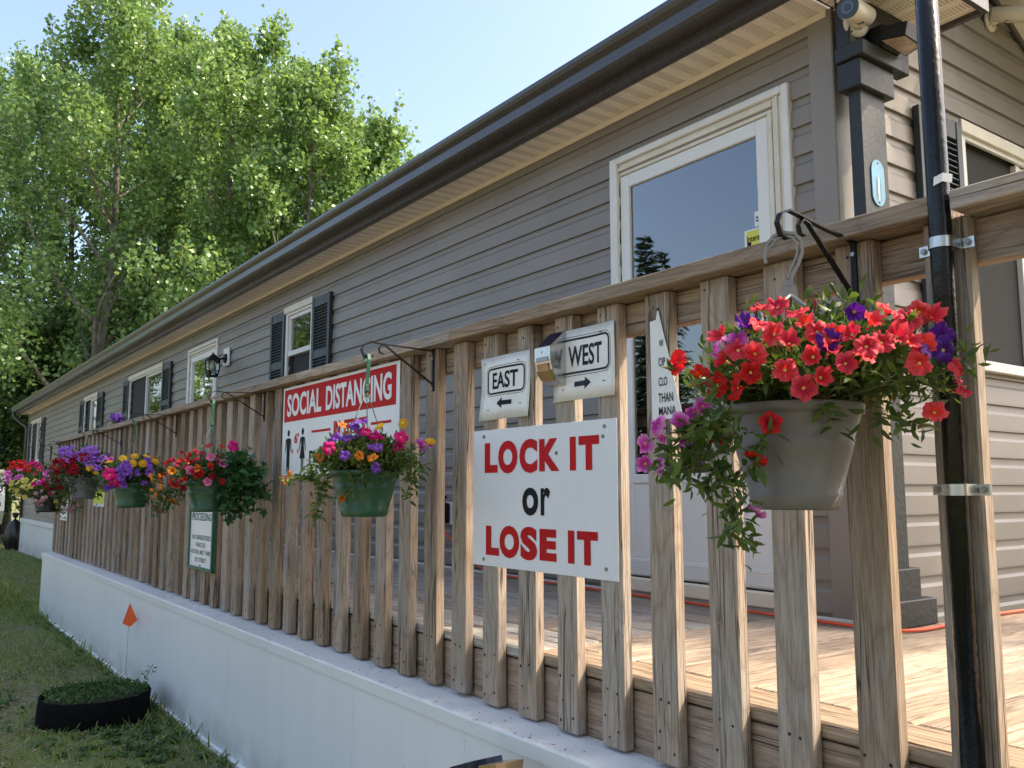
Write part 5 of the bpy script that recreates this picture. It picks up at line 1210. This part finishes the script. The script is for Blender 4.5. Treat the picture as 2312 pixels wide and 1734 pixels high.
def paper_sign(nm, lab, x0, x1, z0, z1, seed, word, tx0, tx1, tz0, tz1, bx, arrow, mat_ink):
    o = thing(nm, lab, 'sign', ((x0+x1)/2, YS, z0)); mb, fn = curved_sheet(x0, x1, z0, z1, 1.6455, 1., seed=seed); sh = mb.build('sheet', M_paper, o)
    sm = sh.modifiers.new('thickness', 'SOLIDIFY'); sm.thickness = .0006; sm.offset = 1
    t = MB(); put_text(t, word, tx0, tx1, tz0, tz1, fn, .02); t.build('lettering', mat_ink, o); t = MB()
    def fr(x0, x1, z0, z1, r, tt):
        a = MB(); arc_frame(a, x0, x1, z0, z1, r, tt, 0); t.add([fn(p[0], p[2]) for p in a.v], a.f)
    fr(*bx, .020, .006); t.build('border', mat_ink, o); t = MB(); fr(bx[0]-.006, bx[1]+.006, bx[2]-.006, bx[3]+.006, .026, .0015); t.build('border', mat_ink, o); t = MB()
    ax0, ax1, az = arrow; s = 1 if ax1 > ax0 else -1; L = abs(ax1-ax0); q = [(ax1, az), (ax1-s*L*.38, az+.018), (ax1-s*L*.36, az+.0075), (ax0, az+.0065), (ax0, az-.0085), (ax1-s*L*.36, az-.0075), (ax1-s*L*.38, az-.018)]
    t.add([fn(*p) for p in q], [tuple(range(7))]); t.build('arrow', mat_ink, o)
    for x, z in ((x0+.05, z0+.035), (x1-.045, z0+.045), (x0+.025, z1-.02), (x1-.06, z1-.025)):
        c = MB(); p = fn(x, z); c.box(p[0]-.006, p[0]+.006, p[1]-.0015, p[1]-.0003, z-.0008, z+.0008); c.build('staple', M_nail, o)
paper_sign('east_sign', 'laminated sheet reading EAST with an arrow pointing left', -2.460, -2.185, .231, .443, 3, 'EAST', -2.392, -2.247, .333, .389, (-2.422, -2.213, .316, .405), (-2.275, -2.360, .285), M_black)
paper_sign('west_sign', 'laminated sheet reading WEST with an arrow pointing right beside the solar light', -2.058, -1.783, .262, .474, 5, 'WEST', -1.986, -1.840, .361, .423, (-2.030, -1.805, .340, .446), (-1.955, -1.885, .309), M_ink)

# solar light --------------------------------------------------------
sol = thing('solar_wall_light', 'small stainless steel solar light fixed over the edge of the WEST sheet', 'light', (-2.037, 1.645, .31))
xs0, xs1 = -2.076, -2.000; prof = [(1.6425, .476), (1.6425, .312), (1.628, .313), (1.606, .330), (1.590, .355), (1.583, .385), (1.583, .424)]
mb = MB(); mb.prism(prof, 0, xs0, xs1); mb.build('body', M_steel, sol)
def solpt(t, off): return (1.583+(1.6425-1.583)*t, .424+(.476-.424)*t+off)
a, b = solpt(.10, .0015), solpt(.90, .0015); mb = MB(); mb.add([(xs0+.008, a[0], a[1]), (xs1-.008, a[0], a[1]), (xs1-.008, b[0], b[1]), (xs0+.008, b[0], b[1])], [(0, 1, 2, 3)]); mb.build('solar_panel', M_navy, sol)
mb = MB(); mb.prism([(1.5815, .372), (1.588, .352), (1.604, .328), (1.6105, .323), (1.6125, .325), (1.606, .330), (1.590, .355), (1.5835, .374)], 0, xs0+.012, xs1-.012); mb.build('reflector', M_amber, sol)
mb = MB(); mb.box(xs0+.010, xs1-.010, 1.5805, 1.5828, .380, .394, 0, .0006); mb.build('front_slot', M_screw, sol)
mb = MB(); mb.disc((-2.044, 1.5828, .410), .005, (0, -1, 0), 12, 0, .002); mb.build('sensor', M_white, sol)
mb = MB(); mb.box(xs1, xs1+.0008, 1.600, 1.625, .384, .396); mb.box(xs1, xs1+.0008, 1.598, 1.622, .358, .368); mb.build('side_print', M_screw, sol)

# office hours notice (sheet folded back along a diagonal) ------------
hn = thing('notice_sheet', 'torn laminated office notice folded diagonally on a baluster behind the petunias', 'notice', (-1.60, YS, .18))
hy_ = lambda u: 1.6467-.05*(u+1.650)
mb = MB(); P3 = [(u, hy_(u), w) for u, w in ((-1.646, .178), (-1.532, .186), (-1.617, .478), (-1.6255, .449), (-1.649, .447))]
mb.add(P3, [(0, 1, 2, 3, 4)]); sh = mb.build('sheet', M_paper, hn); md = sh.modifiers.new('thickness', 'SOLIDIFY'); md.thickness = .0005; md.offset = 1
def fnn(u, w): return (u, hy_(u)-.0016, w)
tx = MB()
for s, x0, x1, z0, z1 in (('W', -1.614, -1.597, .373, .393), ('OP', -1.617, -1.592, .322, .345), ('CLO', -1.618, -1.586, .270, .293), ('THAN', -1.620, -1.565, .227, .251), ('MANA', -1.619, -1.556, .193, .215)): put_text(tx, s, x0, x1, z0-.0, z1, fnn, .006)
tx.build('lettering', M_black, hn)
mb = MB(); mb.disc((-1.617, 1.6466, .476), .003, (0, -1, 0), 8, 0, .004); mb.build('nail', M_nail, hn)

# PROCEEDING board ----------------------------------------------------
pr = thing('rules_sign', 'hand-painted white board with green frame reading PROCEEDING and visitor parking rules', 'sign', (-5.53, 1.63, -.49))
x0, x1, z0, z1 = -5.780, -5.285, -.490, .06; mb = MB(); mb.box(x0+.02, x1-.02, 1.632, 1.645, z0+.02, z1-.02); mb.build('board', M_sign, pr)
mb = MB(); mb.box(x0, x0+.02, 1.622, 1.648, z0, z1, 0, .002); mb.box(x1-.02, x1, 1.622, 1.648, z0, z1, 0, .002); mb.box(x0+.0205, x1-.0205, 1.622, 1.648, z0, z0+.02, 0, .002); mb.box(x0+.0205, x1-.0205, 1.622, 1.648, z1-.02, z1, 0, .002); mb.build('frame', M_green_frame, pr)
tx = MB(); f_ = pl(1.6308)
for s, a, b, zz0, zz1, of in (('PROCEEDING', -5.735, -5.335, -.190, -.143, .012), ('NO', -5.715, -5.650, -.307, -.278, .006), ('UNREGISTERED', -5.632, -5.345, -.307, -.278, .006), ('VEHICLES', -5.640, -5.440, -.352, -.324, .004), ('VISITORS', -5.735, -5.565, -.395, -.368, .004), ('MUST', -5.545, -5.455, -.395, -.368, .004), ('PARK', -5.435, -5.335, -.395, -.368, .004), ('ON', -5.650, -5.590, -.442, -.415, .006), ('STREET', -5.570, -5.415, -.442, -.415, .006)):
    tx = MB(); put_text(tx, s, a, b, zz0, zz1, f_, of, 0, .08); tx.build('lettering', M_green_ink, pr)
mb = MB(); mb.disc((-5.53, 1.6315, -.462), .005, (0, -1, 0), 6, 0, .004); mb.build('screw', M_nail, pr)
# two little far signs
o = thing('yellow_tag_sign', 'small yellow and white card fixed low on the balusters past the rules board', 'sign', (-8.76, 1.645, -.155)); mb = MB(); mb.box(-9.0, -8.52, 1.644, 1.648, -.153, .02, 0, .001); mb.build('card', M_sign, o)
mb = MB(); mb.box(-8.99, -8.53, 1.6428, 1.6437, -.125, .01); mb.build('yellow_field', M_yellow, o)
o = thing('white_tag_sign', 'small blank white card on the last balusters of the railing', 'sign', (-10.58, 1.645, -.33)); mb = MB(); mb.box(-10.80, -10.365, 1.642, 1.648, -.328, -.12, 0, .001); mb.build('card', M_sign, o)
mb = MB(); mb.box(-10.79, -10.375, 1.6405, 1.6417, -.305, -.300); mb.build('rule', M_ink, o)

# stickers on the door glass
o = thing('interac_sticker', 'yellow square Interac sticker on the door glass', 'sticker', (-2.36, 3.002, 1.035)); mb = MB(); mb.box(-2.413, -2.311, 2.9995, 3.0015, 1.035, 1.125); mb.build('backing', M_white, o)
mb = MB(); mb.box(-2.402, -2.316, 2.9985, 2.9992, 1.043, 1.118); mb.build('yellow_field', M_yellow, o)
tx = MB(); put_text(tx, 'Interac', -2.398, -2.319, 1.070, 1.098, pl(2.9978), .02, 0, .0); poly(tx, [(-2.398, 1.052), (-2.378, 1.048), (-2.376, 1.068), (-2.398, 1.072)], 2.9978); tx.build('lettering', M_black, o)
o = thing('card_sticker', 'small white payment-card sticker above the yellow one on the door glass', 'sticker', (-2.33, 3.002, 1.13)); mb = MB(); mb.box(-2.356, -2.309, 2.9995, 3.0015, 1.130, 1.198); mb.build('backing', M_white, o)
for i, (x, z, m) in enumerate(((-2.342, 1.170, 'n'), (-2.322, 1.172, 'r'), (-2.342, 1.156, 'n'), (-2.322, 1.156, 'r'))):
    mb = MB(); mb.box(x-.006, x+.006, 2.9985, 2.9992, z-.0045, z+.0045); mb.build('logo', M_lensb if m == 'n' else M_red, o)

# ================================================================== HOUSE-MOUNTED THINGS
# pilaster at the corner
pil = thing('corner_pilaster', 'slate-painted wooden post with stepped cap and base beside the house corner', 'post', (-1.80, 3.03, ZD))
def pbox(nm, x0, x1, y0, y1, z0, z1, c=.004): mb = MB(); mb.box(x0, x1, y0, y1, z0, z1, 0, c); return mb.build(nm, M_slate, pil)
pbox('shaft', -1.848, -1.797, 2.942, 3.112, ZD+.001, 1.545); pbox('cap_block', -1.872, -1.772, 2.910, 3.145, 1.53, 1.640); pbox('cap_plate', -1.868, -1.748, 2.895, 3.165, 1.6405, 1.700); pbox('beam', -1.872, -1.812, 2.915, 3.340, 1.7005, ZS-.001)
pbox('base_block', -1.90, -1.782, 2.925, 3.158, ZD+.002, -.287); pbox('plinth', -1.905, -1.765, 2.905, 3.232, ZD+.003, -.398)
th = thing('thermometer', 'pale blue oval thermometer plate screwed to the slate post', 'thermometer', (-1.795, 3.03, 1.08))
pts = [(3.03+.043*math.cos(R(a))*(1), (1.215 if math.sin(R(a)) > 0 else 1.125)+.047*math.sin(R(a))) for a in range(0, 360, 15)]
mb = MB(); mb.prism(pts, 0, -1.796, -1.792); mb.build('plate', M_blue, th)
mb = MB(); mb.box(-1.7918, -1.7905, 3.024, 3.034, 1.10, 1.19); mb.build('tube', M_white, th)
tk = MB()
for i in range(9): tk.box(-1.7918, -1.7912, 3.010, 3.020, 1.105+i*.010, 1.1065+i*.010); tk.box(-1.7918, -1.7912, 3.038, 3.048, 1.105+i*.010, 1.1065+i*.010)
tk.build('scale_marks', M_ink, th)
mb = MB(); mb.disc((-1.792, 3.03, 1.248), .003, (1, 0, 0), 8, 0, .002); mb.disc((-1.792, 3.03, 1.092), .003, (1, 0, 0), 8, 0, .002); mb.build('screw', M_nail, th)

def sec_cam(lab, base, nrm, aim, grp='bullet cameras'):
    b = Vector(base); n = Vector(nrm).normalized(); a = Vector(aim).normalized(); root = thing('security_camera', lab, 'camera', base, grp)
    mb = MB(); mb.tube([b, b+n*.010, b+n*.013], [.056, .054, .030], 28); mb.tube([b+n*.012, b+n*.026, b+n*.040], [.030, .026, .022], 16); mb.build('mount', M_camw, root)
    j = b+n*.045; up = (Vector((0, 0, 1))-a*a.z).normalized(); c0 = j+up*.018-a*.015; body = MB()
    body.tube([j-n*.012, j, j+up*.02], [.021, .023, .019], 14)
    body.tube([c0-a*.030, c0-a*.028, c0+a*.085, c0+a*.140, c0+a*.148], [.030, .036, .042, .043, .042], 26); body.build('body', M_camw, root)
    s = MB(); side = a.cross(up); pts = []
    hood = MB()
    for q in (0.02, .165):
        for k in range(-5, 6): th_ = k*.17; pts.append(c0+a*q+up*(.047*math.cos(th_))+side*(.047*math.sin(th_)))
    hood.add(pts, [(k, k+1, 11+k+1, 11+k) for k in range(10)], 0, True); h_ = hood.build('sun_hood', M_camw, root); mm = h_.modifiers.new('thickness', 'SOLIDIFY'); mm.thickness = .003
    f = MB(); f.tube([c0+a*.1482, c0+a*.151], .0412, 26, 0, True, False); f.build('face', M_lens, root)
    r_ = MB(); r_.tube([c0+a*.1512, c0+a*.153], .024, 20, 0, True, False); r_.tube([c0+a*.1532, c0+a*.1545], .014, 16, 1, True, False); r_.build('lens', [M_lensb, M_lens], root)
    for k in range(3):
        th_ = k*2.09+.3; p = b+n*.0125+(up*math.cos(th_)+n.cross(up)*math.sin(th_))*.045; s = MB(); s.disc(p, .004, n, 8, 0, .001); s.build('screw', M_nail, root)
    lb = MB(); p = c0+a*.05-up*.036; lb.box(p.x-.012, p.x+.012, p.y-.012, p.y+.012, p.z-.003, p.z); lb.build('rating_label', M_ink, root)
sec_cam('cream bullet security camera under the eave above the slate post', (-1.811, 2.957, 1.800), (1, -.35, -.05), (.16, -1.0, -.20))
sec_cam('cream bullet security camera under the gable overhang', (-1.93, 4.34, 2.325), (1, 0, -.05), (.75, .75, -.05))

fl = thing('flood_light', 'black floodlight with square lens angled down beside the slate post', 'floodlight', (-1.80, 3.1, 1.75))
def on_x(p, X): d = ray(p); return d*(X/d[0])
fp = lambda x, y, X: Vector(on_x((1850+x/4.788, y/4.788), X))
q_ = [fp(672, 435, -1.735), fp(930, 600, -1.735), fp(1090, 492, -1.645), fp(925, 385, -1.645)]; ct = sum(q_, Vector())/4; nn_ = (q_[1]-q_[0]).cross(q_[3]-q_[0]).normalized()
if nn_.dot(-ct) < 0: nn_ = -nn_
big = [ct+(p-ct)*1.12 for p in q_]; mb = MB()
mb.add([p-nn_*.001 for p in big]+[ct+(p-ct)*.95-nn_*.055 for p in big], [(0, 1, 2, 3), (7, 6, 5, 4), (0, 4, 5, 1), (1, 5, 6, 2), (2, 6, 7, 3), (3, 7, 4, 0)]); mb.build('head', M_iron, fl)
mb = MB(); mb.add([p+nn_*.001 for p in q_], [(0, 1, 2, 3)]); mb.build('lens', M_flood, fl)
hc = ct-nn_*.05; mb = MB(); mb.box(-1.811, -1.735, hc.y-.055, hc.y+.075, hc.z-.05, hc.z+.05, 0, .012); mb.build('housing', M_iron, fl)

ln = thing('wall_lantern', 'black carriage lantern on a white wall plate beside the second door', 'lamp', (-9.43, 2.99, 1.43))
mb = MB(); mb.box(-9.52, -9.33, 2.962, 2.981, 1.335, 1.535, 0, .006); mb.build('mounting_block', M_white, ln)
mb = MB(); mb.tube([(-9.43, 2.961, 1.42), (-9.43, 2.945, 1.42)], [.055, .045], 18); mb.tube([(-9.43, 2.95, 1.42), (-9.43, 2.90, 1.405), (-9.43, 2.86, 1.43), (-9.43, 2.825, 1.455), (-9.43, 2.825, 1.44)], .011, 8); mb.build('arm', M_iron, ln)
mb = MB(); mb.lathe([(.001, 1.475), (.012, 1.465), (.010, 1.45), (.03, 1.44), (.045, 1.415), (.085, 1.385), (.088, 1.378), (.001, 1.380)], 8, -9.43, 2.825, smooth=False); mb.build('lantern_roof', M_iron, ln)
mb = MB(); mb.lathe([(.001, 1.205), (.055, 1.205), (.062, 1.216), (.055, 1.222), (.001, 1.222)], 8, -9.43, 2.825, smooth=False); mb.build('lantern_base', M_iron, ln)
for k in range(8):
    a = 2*math.pi*k/8; ca, sa = math.cos(a), math.sin(a); mb = MB(); mb.tube([(-9.43+.055*ca, 2.825+.055*sa, 1.218), (-9.43+.075*ca, 2.825+.075*sa, 1.29), (-9.43+.078*ca, 2.825+.078*sa, 1.379)], .0042, 5); mb.build('bar', M_iron, ln)
mb = MB(); mb.lathe([(.052, 1.220), (.071, 1.29), (.074, 1.378)], 8, -9.43, 2.825, smooth=False); mb.build('glass', M_lampglass, ln)
mb = MB(); mb.lathe([(.001, 1.27), (.025, 1.275), (.034, 1.30), (.026, 1.335), (.014, 1.36), (.014, 1.38)], 14, -9.43, 2.825); mb.build('bulb', M_bulb, ln)

ob = thing('outlet_cover', 'white outlet box with a black weather cover on the siding above the deck', 'outlet', (-4.80, 2.97, -.22))
mb = MB(); mb.box(-4.865, -4.755, 2.962, 2.981, -.220, -.078, 0, .004); mb.build('box', M_white, ob)
mb = MB(); mb.box(-4.855, -4.775, 2.915, 2.9615, -.212, -.085, 0, .008); mb.tube([(-4.815, 2.94, -.085), (-4.815, 2.935, -.055), (-4.80, 2.95, -.045)], .012, 8); mb.build('cover', M_black, ob)
cd = MB(); pts = [(-4.84, 2.93, -.215), (-4.80, 2.93, -.25), (-4.72, 2.935, -.31), (-4.5, 2.94, -.42), (-4.3, 2.93, -.478), (-4.0, 2.915, ZD+.012), (-3.6, 2.90, ZD+.011), (-3.1, 2.895, ZD+.011), (-2.6, 2.88, ZD+.011), (-2.2, 2.875, ZD+.011), (-1.95, 2.875, ZD+.011), (-1.76, 2.89, ZD+.011), (-1.70, 2.98, ZD+.011), (-1.70, 3.15, ZD+.011), (-1.73, 3.4, ZD+.011), (-1.72, 3.8, ZD+.011), (-1.62, 4.4, ZD+.011), (-1.5, 5.2, ZD+.011)]
def smooth_path(p, n=5):
    p = [Vector(q) for q in p]; out = []
    for i in range(len(p)-1):
        a, b, c, d = p[max(i-1, 0)], p[i], p[i+1], p[min(i+2, len(p)-1)]
        for k in range(n):
            t = k/n; out.append(.5*((2*b)+(c-a)*t+(2*a-5*b+4*c-d)*t*t+(-a+3*b-3*c+d)*t**3))
    out.append(p[-1]); return out
cd.tube(smooth_path(pts), .0068, 8); tag(cd.build('extension_cord', M_cord), 'orange extension cord running along the deck at the foot of the wall', 'cord')

# ================================================================== GROUND THINGS
gb = thing('fabric_planter', 'low round black fabric planter of soil and seedlings on the grass by the skirting', 'planter', (-5.93, 1.16, -1.385))
def ring(r, z, wob, seed):
    rg = random.Random(seed); ph = [rg.uniform(0, 6.28) for _ in range(4)]
    return [(-5.93+(r+wob*(math.sin(3*a+ph[0])+.6*math.sin(5*a+ph[1])+.4*math.sin(9*a+ph[2])))*math.cos(a), 1.16+(r+wob*(math.sin(3*a+ph[0])+.6*math.sin(5*a+ph[1])))*math.sin(a), z+wob*.8*math.sin(2*a+ph[3])) for a in [2*math.pi*k/48 for k in range(48)]]
mb = MB(); rings = [ring(.312, -1.405, .004, 1), ring(.318, -1.36, .006, 2), ring(.312, -1.30, .006, 3), ring(.312, -1.228, .006, 4), ring(.306, -1.222, .006, 4), ring(.302, -1.245, .005, 4)]
vs_ = [p for r_ in rings for p in r_]; mb.add(vs_, [(i*48+k, i*48+(k+1) % 48, (i+1)*48+(k+1) % 48, (i+1)*48+k) for i in range(5) for k in range(48)], 0, True); mb.build('bag', M_fabric, gb)
mb = MB(); mb.lathe([(.001, -1.235), (.15, -1.238), (.29, -1.248), (.305, -1.26)], 36, -5.93, 1.16); mb.build('soil', M_soil, gb)
rg_ = np.random.default_rng(41); P = []; D = []; S = []
for _ in range(1500):
    a = rg_.uniform(0, 6.28); r_ = .29*math.sqrt(rg_.random()); x, y = -5.93+r_*math.cos(a), 1.16+r_*math.sin(a)
    if (x+5.75)+(.3*(y-1.16)) > .03 and rg_.random() < .75: continue
    P.append((x, y, -1.24+rg_.uniform(0, .035))); D.append((rg_.normal()*.6, rg_.normal()*.6, rg_.uniform(.2, 1))); S.append(rg_.uniform(.015, .04))
for _ in range(70):
    t = rg_.random(); P.append((-5.80+t*.05+rg_.normal()*.02, 1.37+t*.07+rg_.normal()*.02, -1.23+t*.17)); D.append((rg_.normal(), rg_.normal(), rg_.uniform(0, .8))); S.append(rg_.uniform(.012, .03))
V, F = leaves(np.array(P), np.array(D), np.array(S), 'lance', rg_); stuff(link('seedlings', tri_mesh('seedlings', V, F, M_weed), gb))
mb = MB(); mb.tube([(-5.80, 1.37, -1.24), (-5.78, 1.40, -1.15), (-5.75, 1.44, -1.06)], .0018, 4); mb.build('stem', M_stem, gb)

fg = thing('marker_flag', 'small orange marker flag on a thin wire stuck in the grass by the skirting', 'flag', (-6.72, 1.50, -1.385))
mb = MB(); mb.tube([(-6.725, 1.497, -1.40), (-6.715, 1.50, -1.1), (-6.70, 1.50, -.80)], .0014, 5); mb.build('wire', M_screw, fg)
fc = Vector((-6.70, 1.50, 0)); u_ = Vector((.35, .94, 0)).normalized(); mb = MB()
P = [fc+Vector((0, 0, -.795)), fc-u_*.046+Vector((.01, 0, -.935)), fc+u_*.010+Vector((0, 0, -.962)), fc+u_*.052+Vector((.012, 0, -.915)), fc+Vector((-.004, 0, -.89))]
mb.add(P, [(0, 1, 4), (1, 2, 4), (2, 3, 4), (3, 0, 4)]); o = mb.build('flag', M_flag, fg); sm = o.modifiers.new('thickness', 'SOLIDIFY'); sm.thickness = .0006

# solar stake light just in front of the skirting, its top in view
sl = thing('solar_stake_light', 'navy solar panel and amber lens of a stake light in front of the white skirting', 'light', (-2.07, 1.42, -1.385))
mb = MB(); mb.tube([(-2.04, 1.42, -1.42), (-2.04, 1.42, -.84)], .009, 10); mb.build('stake', M_iron, sl)
mb = MB(); mb.add([(-2.20, 1.37, -.782), (-2.085, 1.37, -.738), (-2.085, 1.47, -.738), (-2.20, 1.47, -.782), (-2.19, 1.37, -.808), (-2.075, 1.37, -.766), (-2.075, 1.47, -.766), (-2.19, 1.47, -.808)], [(0, 1, 2, 3), (7, 6, 5, 4), (0, 4, 5, 1), (1, 5, 6, 2), (2, 6, 7, 3), (3, 7, 4, 0)]); mb.build('solar_panel', M_navy, sl)
mb = MB(); mb.prism([(-2.074, -.79), (-2.060, -.745), (-1.975, -.722), (-1.985, -.775), (-2.0, -.84), (-2.06, -.85)], 1, 1.375, 1.465); mb.build('lens', M_amber, sl)

# far end: trailer, black bags
TX = -29.6; tr = thing('camper_trailer', 'white camper trailer parked past the far end of the house', 'trailer', (TX-3.2, 2.2, gz(-33)))
zg = gz(-32); mb = MB(); mb.prism([(TX-6.4, zg+.6), (TX-.4, zg+.6), (TX, zg+1.0), (TX-.03, zg+1.45), (TX-.35, zg+2.12), (TX-6.5, zg+2.25), (TX-6.7, zg+1.5)], 1, 1.25, 3.02); mb.build('body', M_rv, tr)
mb = MB(); mb.box(TX-6.3, TX-.15, 1.235, 1.249, zg+1.16, zg+1.27); mb.build('stripe', M_ink, tr)
mb = MB(); mb.box(TX-.012, TX+.006, 1.35, 2.92, zg+1.12, zg+1.24); mb.build('front_stripe', M_ink, tr)
mb = MB(); mb.box(TX-4.4, TX-2.8, 1.23, 1.249, zg+1.45, zg+1.9, 0, .01); mb.build('window', M_glass, tr)
mb = MB(); mb.box(TX-.42, TX-.10, 1.27, 3.0, zg+2.08, zg+2.20, 0, .03); mb.build('roof_edge', M_beige, tr)
for y in (1.3, 2.8):
    for x in (TX-3.9, TX-3.1):
        w = MB(); w.tube([(x, y, zg+.34), (x, y+.2, zg+.34)], .34, 20); o = w.build('wheel', M_rubber, tr); w = MB(); w.tube([(x, y-.01, zg+.34), (x, y+.0, zg+.34)], .18, 14); w.build('rim', M_steel, o)
mb = MB(); mb.box(TX-.02, TX+1.0, 2.1, 2.2, zg+.45, zg+.55); mb.build('drawbar', M_rubber, tr)
mb = MB(); mb.box(TX-6.2, TX-.3, 1.4, 2.9, zg+.42, zg+.599); mb.build('chassis', M_rubber, tr)
def bag(lab, x, y, h, r, seed):
    rng = np.random.default_rng(seed); mb = MB(); rows = 12; seg = 20; vs = []; z0 = gz(x)
    ph = rng.uniform(0, 6.28, 6)
    for i in range(rows+1):
        t = i/rows; rr = r*(math.sin(math.pi*min(1, .18+t*.80))**.7)*(1 if t < .85 else .55-.4*(t-.85)/.15)
        for k in range(seg):
            a = 2*math.pi*k/seg; w = 1+.10*math.sin(3*a+ph[0]+t*2)+.07*math.sin(7*a+ph[1]-t*4)+.04*math.sin(11*a+ph[2]+6*t); vs.append((x+rr*w*math.cos(a), y+rr*w*math.sin(a), z0-.01+h*t))
    mb.add(vs, [(i*seg+k, i*seg+(k+1) % seg, (i+1)*seg+(k+1) % seg, (i+1)*seg+k) for i in range(rows) for k in range(seg)]+[tuple(range(seg))[::-1]], 0, True)
    mb.tube([(x, y, z0+h*.97), (x+.03, y, z0+h*1.08)], [.05, .09], 8); o = mb.build('garbage_bag', M_bag); tag(o, lab, 'bag')
bag('tall black garbage bag leaning by the far house corner', -26.1, 2.93, .86, .22, 3)

bpy.data.objects.remove(_to); bpy.data.curves.remove(_tc)
for o in list(bpy.data.objects):
    if '_w' in o: del o['_w']
